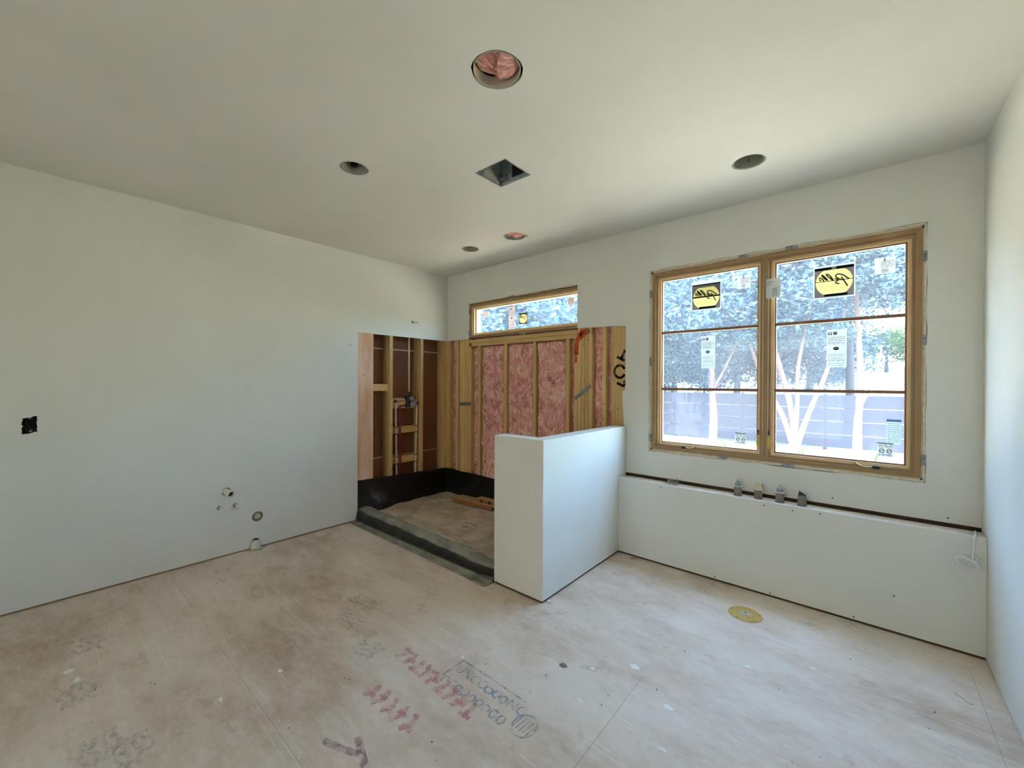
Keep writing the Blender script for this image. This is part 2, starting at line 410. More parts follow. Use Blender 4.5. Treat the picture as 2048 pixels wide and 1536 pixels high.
# stamps and marks printed on the sheets
q = text_mb('UNCO', 0.075, lambda x, y: FZ(2.405 + x, -1.992 + y), width=0.20)
for (x, y, a, b) in ((2.625, -1.975, .022, .018), (2.672, -1.968, .02, .022), (2.714, -1.972, .018, .02)):
    ribbon(q, [(x + a * math.cos(t * .7), y + b * math.sin(t * .7)) for t in range(10)], 0.012, FZ)
t2 = text_mb('NG', 0.075, lambda x, y: FZ(2.742 + x, -1.992 + y), width=0.095); q.add(t2.v, t2.f)
ribbon(q, [(2.386, -2.055), (2.386, -1.913)], 0.009, FZ); ribbon(q, [(2.386, -1.913), (2.60, -1.913), (2.80, -1.916)], 0.009, FZ)
for k in range(9):
    x = 2.42 + k * 0.045; y = -2.062 + 0.004 * (k % 2)
    ribbon(q, [(x + .017 * math.cos(t * .75 + k), y + .022 * math.sin(t * .75 + k)) for t in range(7 + k % 3)], 0.010, FZ)
ribbon(q, [(2.875 + .05 * math.cos(t * .33), -2.02 + .06 * math.sin(t * .33)) for t in range(20)], 0.008, FZ)
for k in range(5): ribbon(q, [(2.835 + .018 * k, -2.06 + .01 * (k % 2)), (2.84 + .019 * k, -1.985)], 0.006, FZ)
tag(obj('stamp_print', q, 'ink_blue', fl), 'worn blue boxed stamp with lettering')
q = MB()
r3 = random.Random(3)
for k in range(9):
    x = 2.10 + k * 0.066; y = -2.085 - 0.012 * k / 3
    ribbon(q, [(x + r3.uniform(-.02, .02), y + .05), (x + .02, y + .01), (x - .01 + r3.uniform(0, .02), y - .04)], 0.028, FZ)
    ribbon(q, [(x - .012, y + .03 - .03 * (k % 3)), (x + .048, y + .03 - .03 * (k % 3))], 0.022, FZ)
for k in range(5):
    x = 2.21 + k * 0.07; y = -2.325
    ribbon(q, [(x, y + .05), (x + .025, y), (x, y - .045)], 0.03, FZ); ribbon(q, [(x - .01, y - .02 + .03 * (k % 2)), (x + .055, y - .02 + .03 * (k % 2))], 0.022, FZ)
tag(obj('red_stamp', q, 'ink_red', fl), 'smeared red lettering')
q = MB()
for (x, y, a, b) in ((0.75, -3.17, .10, .05), (1.22, -3.21, .09, .06), (1.70, -3.18, .10, .05), (1.80, -3.09, .09, .06), (1.50, -1.96, .12, .05), (1.60, -2.12, .10, .05), (1.93, -2.20, .08, .03)):
    for k in range(4): ribbon(q, [(x - a + 2 * a * t / 5, y - b + .032 * k + .012 * math.sin(t * 2 + k)) for t in range(6)], 0.02, FZ)
obj('scuffed_stamp', q, 'ink_dark', fl)
q = MB(); ribbon(q, [(2.31, -2.60), (2.40, -2.57), (2.49, -2.53)], 0.03, FZ); ribbon(q, [(2.40, -2.50), (2.50, -2.535), (2.55, -2.55)], 0.03, FZ)
obj('chalk_mark', q, 'ink_purple', fl)
for (x, y, s) in ((3.067, -1.378, .04), (2.365, -1.90, .016), (2.916, -1.529, .022), (3.289, -1.529, .03), (1.76, -2.56, .02), (1.756, -2.807, .02), (1.10, -3.217, .035), (0.98, -3.24, .03), (2.98, -1.75, .018), (3.35, -1.75, .02), (1.42, -1.93, .018), (1.36, -2.03, .015), (2.72, -1.62, .012), (3.5, -1.0, .02), (3.75, -0.8, .016)):
    pts = [(x + s * rnd.uniform(.4, 1.1) * math.cos(2 * PI * i / 11), y + .6 * s * rnd.uniform(.4, 1.1) * math.sin(2 * PI * i / 11)) for i in range(11)]
    obj('plaster_smear', MB().slab([pts], 'z', 0.0, 0.0012), 'smear', fl)
q = MB(); rr = random.Random(11)
for k in range(80):
    x = rr.uniform(0.2, 4.3); y = rr.uniform(-3.2, -0.2)
    if x < 2.4 and y > -1.35: continue
    a = rr.uniform(0, PI); s = rr.uniform(.0015, .004)
    q.obox((x, y, .0012), (s * math.cos(a), s * math.sin(a), 0), (-.4 * s * math.sin(a), .4 * s * math.cos(a), 0), (0, 0, .0012))
tag(obj('floor_crumbs', q, 'screw'), 'tiny dark crumbs scattered over the subfloor', 'debris', kind='stuff')

# ------------------------------------------------------------------ left wall
pipe_holes = [(-2.336, 0.53, .030), (-2.384, 0.406, .014), (-2.273, 0.406, .014), (-2.106, 0.27, .043), (-0.518, 2.118, .016)]
out = [(YB, 0.013), (-2.168, 0.013)] + [(-2.123 + .045 * math.cos(a), 0.013 + .075 * math.sin(a)) for a in (PI - PI * i / 12 for i in range(1, 12))] + [(-2.078, 0.013), (OY, 0.013)] + [(OY, OZ), (0, OZ), (0, H), (YB, H)]
holes = [circle(y, z, r, 24, .001) for y, z, r in pipe_holes]
holes.append(ragged([(-3.402, 1.095), (-3.338, 1.105), (-3.340, 1.205), (-3.400, 1.195)], .012, .004))
wl = struct('wall_left', MB().slab([out] + holes, 'x', -DW, 0.0), 'drywall', 'long white drywall wall with stub pipes and exposed framing by the corner', 'wall')
obj('bottom_plate', MB().box(-FD, -DW - .002, YB, OY - .01, 0.0, 0.038), 'stud_y', wl)
for z0, z1 in ((0.0, 0.583), (0.590, 1.797), (1.804, 3.1)):
    obj('backing_sheet', MB().box(-FD - .012, -FD, YB - .1, 0.165, z0, z1), 'paperback', wl)
obj('seam_strip', MB().box(-FD - .011, -FD + .0015, YB - .1, 0.165, 0.581, 0.592), 'seam', wl)
obj('seam_strip', MB().box(-FD - .011, -FD + .0015, YB - .1, 0.165, 1.793, 1.807), 'seam', wl)
xf = -DW - .001
tag(obj('stud', MB().box(xf - .04, xf, -1.24, -1.009, 0.0, H), 'knotty', wl, bevel=.003), 'wide knotty pinkish board')
for y0, y1 in ((-0.81, -0.772), (-0.40, -0.360), (-0.042, -0.001)):
    obj('stud', MB().box(-FD, xf, y0, y1, 0.0, H), 'stud', wl, bevel=.002)
obj('corner_post', MB().box(-FD + .002, -.0015, .0005, FD - .001, 0, 2.70), 'stud', wl)
obj('blocking', MB().box(-.078, -.040, -1.008, -0.811, 1.331, 1.406), 'block', wl, bevel=.002)
for z0, z1, x0 in ((1.128, 1.246, -.075), (0.842, 0.920, -.085), (0.500, 0.580, -.085)):
    obj('blocking', MB().box(x0 - .038, x0, -0.771, -0.401, z0, z1), 'block', wl, bevel=.002)
obj('top_plate', MB().box(-FD, xf, YB, 0, 2.70, 3.1), 'stud_y', wl)

# ------------------------------------------------------------------ window wall
big = ragged([(WX0, WZ0), (WX1, WZ0), (WX1, WZ1), (WX0, WZ1)], .05, .0035)
# right side of the small window and the torn lower edge
edge = [(SX1 + rnd.uniform(-.004, .004), SZ1 - .06 * k) for k in range(7)] + [(SX1, 1.948), (2.10, 1.938), (2.25, 1.937), (2.366, 1.925)]
edge += [(2.366, 1.60), (2.364, 1.372), (2.340, 1.36), (2.336, 1.30), (2.345, 1.18), (2.352, 1.06), (2.352, LZ + .021)]
out = [(HX1 - .002, LZ + .021), (XR, LZ + .017), (XR, H), (0, H), (0, OZ + .004), (SX0, OZ + .006)] + [(SX0 + rnd.uniform(-.003, .003), OZ + .07 * k) for k in range(1, 6)] + [(SX0, SZ1)] + [(SX0 + .1 * k, SZ1 + rnd.uniform(-.003, .003)) for k in range(1, 15)] + [(SX1, SZ1)] + edge[1:]
wb = struct('wall_back', MB().slab([out, big], 'y', 0.0, DW), 'drywall', 'white window wall with shower framing and pink insulation exposed at left', 'wall')
yf = DW + .001
def stud_y(x0, x1, z0=0.0, z1=H, m='stud', d=FD, b=.002): return obj('stud', MB().box(x0, x1, yf, d, z0, z1), m, wb, bevel=b)
stud_y(-0.001, 0.034); stud_y(0.146, 0.184)
for k in range(5): stud_y(0.211 + .0403 * k, 0.211 + .0403 * (k + 1) - .0028, z1=H if k < 4 else 1.853)
for x in (0.524, 0.929, 1.334, 1.740): stud_y(x, x + .038, z1=1.852)
for k in range(5): stud_y(1.834 + .0393 * k, 1.834 + .0393 * (k + 1) - .0028, z1=1.852 if k < 1 else H)
stud_y(2.131, 2.171)
tag(obj('nailer_board', MB().box(2.226, 2.40, yf, yf + .02, 0, H), 'stud', wb), 'pale board with black sprayed lettering')
obj('sill_plate', MB().box(0.414, 1.872, yf, FD, 1.853, 1.892), 'stud_x', wb, bevel=.002)
obj('sill_plate', MB().add([(0.382, yf - .004, 1.893), (1.872, yf - .004, 1.893), (1.872, FD, 1.893), (0.382, FD, 1.893), (0.382, yf - .004, 1.932), (1.872, yf - .004, 1.932), (1.872, FD, 1.942), (0.382, FD, 1.942)],
    [(0, 3, 2, 1), (4, 5, 6, 7), (0, 1, 5, 4), (1, 2, 6, 5), (2, 3, 7, 6), (3, 0, 4, 7)]), 'stud_x', wb, bevel=.002)
obj('ledger_plate', MB().box(HX1 - .05, XR, DW + .001, .05, 0.0, .76), 'osb_dark', wb)
# insulation batts: fluffy grids between studs
def batt(x0, x1, z0, z1, seed, depth=.035, parent=wb):
    nu = max(3, int((x1 - x0) / .011)); nv = int((z1 - z0) / .012)
    def fn(u, v):
        x = x0 + u * (x1 - x0); z = z0 + v * (z1 - z0)
        e = min(u, 1 - u) * (x1 - x0); ev = min(v, 1 - v) * (z1 - z0)
        puff = min(1, (e / .03)) ** .5 * min(1, ev / .025) ** .5
        n1 = noise.fractal(Vector((x * 7 + seed * 3, seed, z * 6)), 0.9, 2.1, 4)
        n2 = noise.fractal(Vector((x * 17 + 4 * n1, seed * 2, z * 11 + 3 * n1)), 0.9, 2.0, 3)
        return (x + .004 * n2 * (e > .01), yf + .064 - depth * puff - .022 * n1 - .012 * n2, z)
    m = MB().grid(nu, nv, fn)
    return obj('insulation_batt', m, 'pink', parent, smooth=True)
for i, (a, b, t) in enumerate(((.034, .147, H), (.184, .212, H), (.412, .525, 1.852), (.562, .930, 1.852), (.967, 1.335, 1.852), (1.372, 1.741, 1.852), (1.778, 1.835, 1.852), (2.030, 2.132, H), (2.171, 2.227, H))):
    batt(a, b, 0.1, min(t, 1.99), i + 1, .012 if b - a < .06 else (.03 if b - a < .15 else .05))
# loose tufts hanging off the batts
q = MB(); r5 = random.Random(5)
bays = ((.42, .52), (.57, .92), (.57, .92), (.975, 1.325), (.975, 1.325), (1.38, 1.735), (1.38, 1.735), (2.04, 2.125), (2.18, 2.22), (.05, .14))
for k in range(330):
    a, b = bays[k % len(bays)]; x = r5.uniform(a, b); z = r5.uniform(.4, 1.83); an = r5.uniform(0, 2 * PI); L = r5.uniform(.015, .05); cv = r5.uniform(-1, 1)
    P = [(x + L * t * math.cos(an + cv * t), yf - .002 - .01 * math.sin(PI * t) + .012, z + L * t * math.sin(an + cv * t)) for t in (0, .25, .5, .75, 1)]
    P = [(min(max(p[0], a - .004), b + .004), p[1], min(p[2], 1.848)) for p in P]
    q.tube(P, [.001, .0025, .003, .002, .0008], 5)
tag(obj('insulation_tufts', q, 'tuft', wb, smooth=True), kind='stuff')
# sheathing outside the framing, around the two windows
for (x0, x1, z0, z1) in ((-.165, SX0 + .02, -.25, 3.1), (SX0 + .02, SX1 - .02, -.25, 1.93), (SX0 + .02, SX1 - .02, SZ1 - .01, 3.1), (SX1 - .02, WX0 + .01, -.25, 3.1), (WX0 + .01, WX1 - .01, -.25, WZ0 + .01), (WX0 + .01, WX1 - .01, WZ1 - .01, 3.1), (WX1 - .01, XR + .17, -.25, 3.1)):
    obj('sheathing', MB().box(x0, x1, FD + .0005, FD + .0125, z0, z1), 'exterior', wb)
# spray paint on the framing
VY = lambda a, b: (a, yf - .0012, b)
q = MB()
for st in ([(2.275, 1.66), (2.29, 1.655), (2.35, 1.625)], [(2.318, 1.64), (2.345, 1.70), (2.355, 1.72)],
           [(2.355 - .05 + .05 * math.cos(t * .42 + .4), 1.53 + .055 * math.sin(t * .42 + .4)) for t in range(14)],
           [(2.278, 1.43), (2.30, 1.42), (2.345, 1.40)], [(2.345, 1.40), (2.352, 1.43), (2.345, 1.45)]):
    ribbon(q, st, .023, lambda a, b: (a, yf - .0014, b))
obj('spray_lettering', q, 'ink_black', wb)
q = MB(); ribbon(q, [(1.86, 1.70), (1.862, 1.82), (1.90, 1.88), (1.93, 1.93)], .05, VY); ribbon(q, [(1.89, 1.86), (1.95, 1.90), (1.99, 1.93)], .06, VY); ribbon(q, [(1.852, 1.62), (1.853, 1.74)], .026, VY)
obj('orange_spray', q, 'ink_orange', wb)
q = MB()
for k in range(9): ribbon(q, [(1.885 + .018 * k, 1.893 + .006 * k * (k % 2) - .012 * ((k + 1) % 2)), (1.896 + .017 * k, 1.905 + .004 * k)], .007, lambda a, b: (a, yf - .002, b))
obj('marker_scribble', q, 'marker', wb)
# knots on the studs
q = MB()
for (x, z) in ((.226, 1.32), (.31, 1.62), (.345, 1.45), (.39, 1.76), (.37, 1.05), (.30, .9), (.54, 1.67), (.55, 1.80), (.95, 1.4), (1.865, 1.70), (1.985, 1.83), (1.935, 1.78), (1.90, 1.36), (1.975, 1.55), (1.95, 1.45), (1.93, 1.18), (2.15, 1.24), (2.145, 1.10), (2.29, 1.20), (.01, 1.25), (.75, 1.875), (1.18, 1.875)):
    q.disc((x, yf - .0012, z), (0, 1, 0), .0065, 10)
for (y, z) in ((-.79, 1.78), (-.785, 1.47), (-.795, 1.24), (-.38, 1.5), (-.79, .95), (-.79, .45), (-1.12, 1.5), (-1.05, 1.28), (-1.07, 1.02), (-1.1, .8), (-1.06, .6), (-.02, 1.3)):
    q.disc((xf + .0012, y, z), (1, 0, 0), .0065, 10)
obj('knots', q, 'muntin', wb)
# exterior top and ceilings ---------------------------------------------------------
RC = [(2.759, -2.080, .109), (1.553, -2.070, .084), (3.413, -0.595, .088), (0.992, -0.558, .0865), (1.552, -0.545, .100)]
SQ = ragged([(2.083, -1.556), (2.338, -1.556), (2.338, -1.308), (2.083, -1.308)], .02, .002)
ce = struct('ceiling', MB().slab([[(0, YB), (XR, YB), (XR, 0), (0, 0)]] + [circle(x, y, r, 48, .0012) for x, y, r in RC] + [SQ], 'z', H, H + DW), 'ceiling', 'white drywall ceiling with round and square cut-outs', 'ceiling')
tag(obj('roof_deck', MB().box(-4, XR + 4, YB - 9, .22, 3.1, 3.2), 'dark'), 'added roof slab above the ceiling, extended back to block the sun', 'roof', kind='structure')  # unseen slab, stretched far back to keep sun out of the room
# right wall and the wall behind the camera with a doorway added for the fill lamp
wr = struct('wall_right', MB().box(XR, XR + DW, YB, 0, 0.008, H), 'drywall', 'white drywall wall at the right of the large window', 'wall')
obj('sheathing', MB().box(XR + .15, XR + .17, YB - .1, .165, -.25, 3.1), 'exterior', wr)
obj('bottom_plate', MB().box(XR + DW, XR + .14, YB, 0, 0, .038), 'stud_y', wr)
DX0, DX1, DZ = 0.9, 3.7, 2.45
wf = struct('wall_front', MB().slab([[(0, 0), (DX0, 0), (DX0, DZ), (DX1, DZ), (DX1, 0), (XR, 0), (XR, 3.1), (0, 3.1)]], 'y', YB, YB + .03), 'drywall', 'white wall behind the camera with a wide doorway added for fill light', 'wall')

NB = YB - 3.6
q = MB().add([(-1, YB, 0), (5.6, YB, 0), (5.6, NB, 0), (-1, NB, 0), (-1, YB, 3.1), (5.6, YB, 3.1), (5.6, NB, 3.1), (-1, NB, 3.1)], [(0, 1, 2, 3), (4, 5, 6, 7), (1, 2, 6, 5), (2, 3, 7, 6), (3, 0, 4, 7)])
struct('wall_fill_room', q, 'drywall', 'added plain white shell around the fill lamp behind the doorway', 'wall')  # unseen box added to shut out the sky and hold the fill lamp

# ------------------------------------------------------------------ half wall and ledge
HT = 0.118
hw = struct('wall_partition', MB().slab([[(HX0, HY), (HX1, HY), (HX1, -.0005), (HX1 - HT, -.0005), (HX1 - HT, HY + HT), (HX0, HY + HT)]], 'z', 0.014, HZ), 'drywall', 'white L-shaped half wall between shower and tub side', 'half wall', bevel=.004)
obj('bottom_plate', MB().slab([[(HX0 + .01, HY + .008), (HX1 - .008, HY + .008), (HX1 - .008, -.002), (HX1 - HT + .01, -.002), (HX1 - HT + .01, HY + HT - .01), (HX0 + .01, HY + HT - .01)]], 'z', 0.0, 0.0145), 'osb_dark', hw)
q = MB()
for k in range(16):
    y = -rnd.uniform(.1, .9); z = HZ - .012 - rnd.uniform(0, .012)
    ribbon(q, [(y, z), (y + rnd.uniform(.004, .02), z - rnd.uniform(.0, .015))], .002, lambda a, b: (HX1 + .0008, a, b))
obj('torn_paper_edge', q, 'gypsum', hw)
ld = struct('wall_ledge', MB().box(HX1 + .001, XR - .001, LY, LY + DW, 0.016, LZ), 'drywall', 'low white boxed ledge below the large window', 'ledge')
obj('ledge_top', MB().box(HX1 + .001, XR - .002, LY + DW, -.020, LZ - .014, LZ - .0015), 'gypsum', ld)
obj('bottom_plate', MB().box(HX1 + .002, XR - .002, LY + .010, LY + .09, 0.0, 0.016), 'osb_dark', ld)
obj('frame_board', MB().box(HX1 + .002, XR - .002, -.07, -.016, LZ - .05, LZ - .015), 'paperback', ld)
for (x, z) in ((2.734, .613), (3.432, .607), (3.592, .606), (3.735, .614), (4.076, .217), (3.13, .03), (3.47, .028), (3.9, .03)):
    obj('screw', MB().lathe((x, LY, z), (0, -1, 0), [(.0, .0025), (.004, .002), (.005, -.002)], 10), 'screw', ld)
for (x, z) in ((3.79, .695), (4.302, .679)):
    obj('screw', MB().lathe((x, 0, z), (0, -1, 0), [(.0, .0025), (.004, .002), (.005, -.002)], 10), 'screw', wb)

# ------------------------------------------------------------------ windows
def frame4(x0, x1, z0, z1, wd, y0, y1):   # four mitred members
    m = MB()
    o = [(x0, z0), (x1, z0), (x1, z1), (x0, z1)]; i = [(x0 + wd, z0 + wd), (x1 - wd, z0 + wd), (x1 - wd, z1 - wd), (x0 + wd, z1 - wd)]
    for k in range(4):
        a, b, c, d = o[k], o[(k + 1) % 4], i[(k + 1) % 4], i[k]
        m.add([(p[0], y, p[1]) for y in (y0, y1) for p in (a, b, c, d)], [(0, 1, 2, 3), (7, 6, 5, 4), (0, 4, 5, 1), (1, 5, 6, 2), (2, 6, 7, 3), (3, 7, 4, 0)])
    return m
def frame_member(parent, name, x0, x1, z0, z1, wd, y0, y1, m):
    F = frame4(x0, x1, z0, z1, wd, y0, y1)
    for k, nm in enumerate(('bottom_rail', 'side_jamb', 'top_rail', 'side_jamb')):
        q = MB(); q.add(F.v[8 * k:8 * k + 8], [(0, 1, 2, 3), (7, 6, 5, 4), (0, 4, 5, 1), (1, 5, 6, 2), (2, 6, 7, 3), (3, 7, 4, 0)])
        obj(name + '_' + nm, q, m, parent)
w1 = struct('window_1', frame4(2.598, 4.192, 0.882, 2.340, .026, .010, .155), 'winwood', 'large pine double window with six stickered panes', 'window')
obj('step_moulding', frame4(2.623, 3.396, 0.906, 2.316, .020, .026, .10), 'winwood', w1)
obj('step_moulding', frame4(3.424, 4.168, 0.906, 2.316, .020, .026, .10), 'winwood', w1)
obj('mullion', MB().box(3.392, 3.428, .012, .15, .905, 2.317), 'winwood', w1, bevel=.003)
foam = MB()
for (a, b, c, d) in ((WX0 + .004, WX1 - .004, WZ0 + .004, .883), (WX0 + .004, WX1 - .004, 2.339, WZ1 - .004), (WX0 + .004, 2.599, .883, 2.339), (4.191, WX1 - .004, .883, 2.339)):
    foam.box(a, b, .03, .15, c, d)
obj('foam_seal', foam, 'osb_dark', w1)
panes = [(2.641, 3.378), (3.442, 4.150)]
ZB = [(0.944, 1.372), (1.392, 1.836), (1.856, 2.279)]
for k, (a, b) in enumerate(panes):
    sa = obj('sash', frame4(a, b, 0.922, 2.300, .017, .046, .095), 'winwood_lit', w1)
    obj('glazing_bead', frame4(a + .016, b - .016, 0.938, 2.284, .010, .058, .085), 'muntin' if k else 'winwood', sa)
    for z in (1.382, 1.846):
        obj('muntin', MB().box(a + .014, b - .014, .052, .084, z - .010, z + .010), 'muntin', sa, bevel=.002)
    for z0, z1 in ZB:
        obj('pane', MB().box(a + .015, b - .015, .070, .073, z0 - .008, z1 + .008), 'glass', sa)
    for (x0, x1) in (((2.66, 3.036), (2.992, 3.20), (3.202, 3.362)) if k == 0 else ((3.458, 3.836), (3.785, 4.0), (4.002, 4.134))):
        obj('protective_film', MB().add([(x0, .0745, .945), (x1, .0745, .945), (x1, .0745, 2.278), (x0, .0745, 2.278)], [(0, 1, 2, 3)]), 'film', sa)
# folded crank handles and hanging lock tags
for (x, s) in ((2.865, 1), (3.985, -1)):
    c = obj('crank', MB().box(x - .028 * s if s > 0 else x - .005, x + .005 if s > 0 else x + .028, .006, .028, .909, .928), 'black', w1, bevel=.003)
    q = MB().tube(smooth_path([(x + s * .006, .012, .918), (x + s * .03, .004, .915), (x + s * .055, .004, .917), (x + s * .075, .008, .926), (x + s * .085, .01, .935)], 4), [.006] * 8 + [.008] * 9, 8)
    tag(obj('crank_arm', q, 'brass', c, smooth=True), 'brass folding crank arm')
for x in (3.366, 3.434):
    lk = obj('sash_lock', MB().box(x - .005, x + .005, .016, .03, 1.06, 1.10), 'black', w1, bevel=.002)
    obj('lock_tag', MB().add([(x - .003, .012, 1.065), (x + .003, .012, 1.065), (x + .009, .010, 1.01), (x + .003, .012, .965), (x - .008, .010, 1.0)], [(0, 1, 2, 3, 4)]).box(x - .004, x + .004, .010, .013, .97, 1.06), 'yellow', lk)
# metal clips and torn drywall / foam around the opening
for (x, z, a, b) in ((2.586, 1.607, .010, .035), (2.586, .973, .010, .032), (2.588, 2.17, .010, .03), (4.203, 1.687, .008, .03), (4.203, .992, .010, .03), (4.203, 2.17, .008, .03), (3.56, 2.358, .034, .010), (3.266, 2.356, .028, .009), (3.55, .872, .034, .010), (3.138, .874, .03, .009)):
    cl = obj('clip', MB().box(x - a, x + a, -.003, .02, z - b, z + b), 'galv', w1, bevel=.002)
    obj('clip_nail', MB().disc((x, -.0036, z + b * .3), (0, 1, 0), .004, 8), 'screw', cl)
def crumbly(path, f):     # irregular strip of torn drywall edge
    m = MB(); L = []
    for i, p in enumerate(path):
        t = .007 + .005 * abs(nz((p[0] * 9, p[1] * 9, 3))); L.append((Vector(p), t))
    m.tube([v for v, t in L], [t for v, t in L], 6); return m
def line(a, b, n): return [tuple(Vector(a).lerp(Vector(b), i / n) + Vector((.0025 * nz((i * 1.7, a[0], a[2])), .004 * nz((i * .9, 5, b[2])), .0025 * nz((i * 1.3, 8, a[0]))))) for i in range(n + 1)]
for a, b in (((2.580, .009, .868), (2.580, .009, 2.362)), ((4.205, .010, .868), (4.205, .010, 2.36)), ((2.58, .009, 2.361), (4.205, .009, 2.361)), ((2.58, .008, .867), (4.205, .008, .867))):
    obj('torn_edge', crumbly(line(a, b, 60), None), 'gypsum', w1, smooth=True)

for a, b in (((2.592, .016, .884), (2.592, .016, 2.338)), ((4.197, .018, .884), (4.197, .018, 2.338)), ((2.60, .016, 2.349), (4.19, .016, 2.349)), ((2.60, .014, .876), (4.19, .014, .876))):
    obj('foam_bead', crumbly([(p[0] + .003 * nz((i * .5, 3, a[0])), p[1], p[2] + .003 * nz((i * .4, 7, a[2]))) for i, p in enumerate(line(a, b, 60))], None), 'cream', w1, smooth=True)
w2 = struct('window_2', frame4(0.395, 1.930, 1.950, 2.348, .030, .012, .155), 'winwood', 'small pine transom window above the shower framing', 'window')
obj('step_moulding', frame4(0.424, 1.902, 1.978, 2.320, .020, .03, .10), 'winwood_lit', w2)
sa = obj('sash', frame4(0.443, 1.884, 1.992, 2.306, .020, .052, .095), 'winwood_lit', w2)
obj('pane', MB().box(0.46, 1.87, .070, .073, 2.008, 2.290), 'glass', sa)
obj('protective_film', MB().add([(.463, .0745, 2.011), (1.867, .0745, 2.011), (1.867, .0745, 2.287), (.463, .0745, 2.287)], [(0, 1, 2, 3)]), 'film', sa)
foam = MB()
for (a, b, c, d) in ((.378, .396, 1.945, 2.36), (.378, 1.93, 2.347, 2.364)): foam.box(a, b, .03, .15, c, d)
obj('foam_seal', foam, 'osb_dark', w2)
for a, b in (((.381, .008, 1.955), (.381, .008, 2.36)), ((.38, .008, 2.361), (1.874, .008, 2.361))):
    obj('torn_edge', crumbly(line(a, b, 50), None), 'gypsum', w2, smooth=True)
for (x, z, a, b) in ((.390, 2.265, .008, .03), (.392, 2.005, .010, .034), (1.05, 2.357, .045, .010), (1.19, 1.945, .032, .012)):
    cl = obj('clip', MB().box(x - a, x + a, -.003, .02, z - b, z + b), 'galv', w2, bevel=.002)
    obj('clip_nail', MB().disc((x, -.0036, z + b * .3), (0, 1, 0), .004, 8), 'screw', cl)

# ------------------------------------------------------------------ stickers on the panes
GY = 0.0665
def rect(x0, x1, z0, z1): return [(x0, z0), (x1, z0), (x1, z1), (x0, z1)]
def holed(t, name, loops, m, d):
    tris = geometry.tessellate_polygon([[Vector((p[0], p[1], 0)) for p in L] for L in loops]); fl_ = [p for L in loops for p in L]
    return obj(name, MB().add([(x, GY - d, z) for x, z in fl_], [tuple(q) for q in tris]), m, t)
def sticker(name, label, x0, x1, z0, z1, mat, group=None, hole=None):
    t = thing(name, label, 'sticker', ((x0 + x1) / 2, GY, z0), group)
    holed(t, 'sheet', [rect(x0, x1, z0, z1)] + ([hole] if hole else []), mat, 0)
    return t
def flat(t, name, pts, m, d=.0006): return obj(name, MB().add([(x, GY - d, z) for x, z in pts], [tuple(range(len(pts)))]), m, t)
def ink_lines(t, x0, x1, rows, m='p_ink', d=.0010, h=.004, seed=1):
    q = MB(); r = random.Random(seed)
    for z in rows:
        x = x0
        while x < x1 - .004:
            L = min(r.uniform(.008, .03), x1 - x); q.add([(x, GY - d, z), (x + L, GY - d, z), (x + L, GY - d, z + h), (x, GY - d, z + h)], [(0, 1, 2, 3)]); x += L + r.uniform(.002, .008)
    return obj('print', q, m, t)
def script_word(t, X, Z, d=.0016, wd=.008):
    q = MB()
    Zs = lambda x, y: Z(1 - (y + .154 * (x - 140) - 340) / 1010)
    for st in ([(280, 650), (350, 640), (430, 690), (480, 750)], [(300, 690), (340, 710), (370, 745)],
               [(390, 530), (450, 560), (560, 650), (600, 705), (520, 680), (430, 600), (392, 535)],
               [(540, 500), (620, 510), (720, 590), (800, 705), (720, 660), (600, 570), (542, 505)],
               [(840, 650), (910, 650), (965, 690), (880, 770), (950, 805), (1020, 790)],
               [(1340, 600), (1280, 600), (1180, 530), (1050, 490), (940, 490), (880, 550), (920, 600), (1000, 640), (1100, 670), (1150, 655)],
               [(1070, 570), (1120, 630), (1200, 740), (1290, 870)]):
        P = smooth_path([(X((x - 140) / 1360), Zs(x, y), 0) for x, y in st], 4)
        ribbon(q, [(p.x, p.y) for p in P], wd, lambda a, b: (a, GY - d, b))
    return obj('script_lettering', q, 'p_ink', t)
def yellow_sticker(label, x0, x1, z0, z1, cover):
    a, b, c, d = x0 + .007, x1 - .006, z0 + .008, z1 - (.032 if cover else .012)
    t = sticker('window_sticker', label, x0, x1, z0, z1, 'p_white', hole=rect(a, b, c, d))
    cx, cz, r = (a + b) / 2, (c + d) / 2 - (.004 if cover else 0), (b - a) * .468
    lim = (d - c) * .40
    disc = [(cx + r * math.cos(2 * PI * i / 48), cz + max(-lim, min(lim, r * math.sin(2 * PI * i / 48)))) for i in range(48)]
    disc = [p for k, p in enumerate(disc) if math.dist(p, disc[k - 1]) > 1e-5]
    holed(t, 'grey_field', [rect(a, b, c, d), disc], 'p_grey', .0004)
    flat(t, 'yellow_disc', disc, 'p_yellow', .0005)
    zb = c + (d - c) * (.52 if not cover else .47)
    q = MB()
    for (p, o2, s, u) in ((a, b, zb, zb + (.0045 if not cover else .012)), (cx - .05, cx + .07, c + .004, c + .020)) + (((a, cx - .012, d - .018, d), (cx + .012, b, d - .018, d)) if not cover else ((a, b, d - .006, d + .004), (a, a + .003, zb, d), (b - .003, b, zb, d))):
        q.add([(p, GY - .0013, s), (o2, GY - .0013, s), (o2, GY - .0013, u), (p, GY - .0013, u)], [(0, 1, 2, 3)])
    obj('black_bar', q, 'p_black', t)
    script_word(t, lambda u: a + u * (b - a), lambda v: c + v * (d - c), .0016)
    ink_lines(t, cx - .075, cx + .075, [c + .04 + .011 * k for k in range(4)], 'p_grey', .0012, .0018, 4)
    if cover: flat(t, 'cover_strip', rect(a + .004, b - .004, zb + .012, d - .006), 'cover', .0022)
    return t
yellow_sticker('yellow disc sticker half covered by a strip on the narrower left pane', 2.890, 3.108, 2.003, 2.236, True)
yellow_sticker('large yellow disc sticker with black script on the top right pane', 3.676, 3.893, 1.995, 2.212, False)
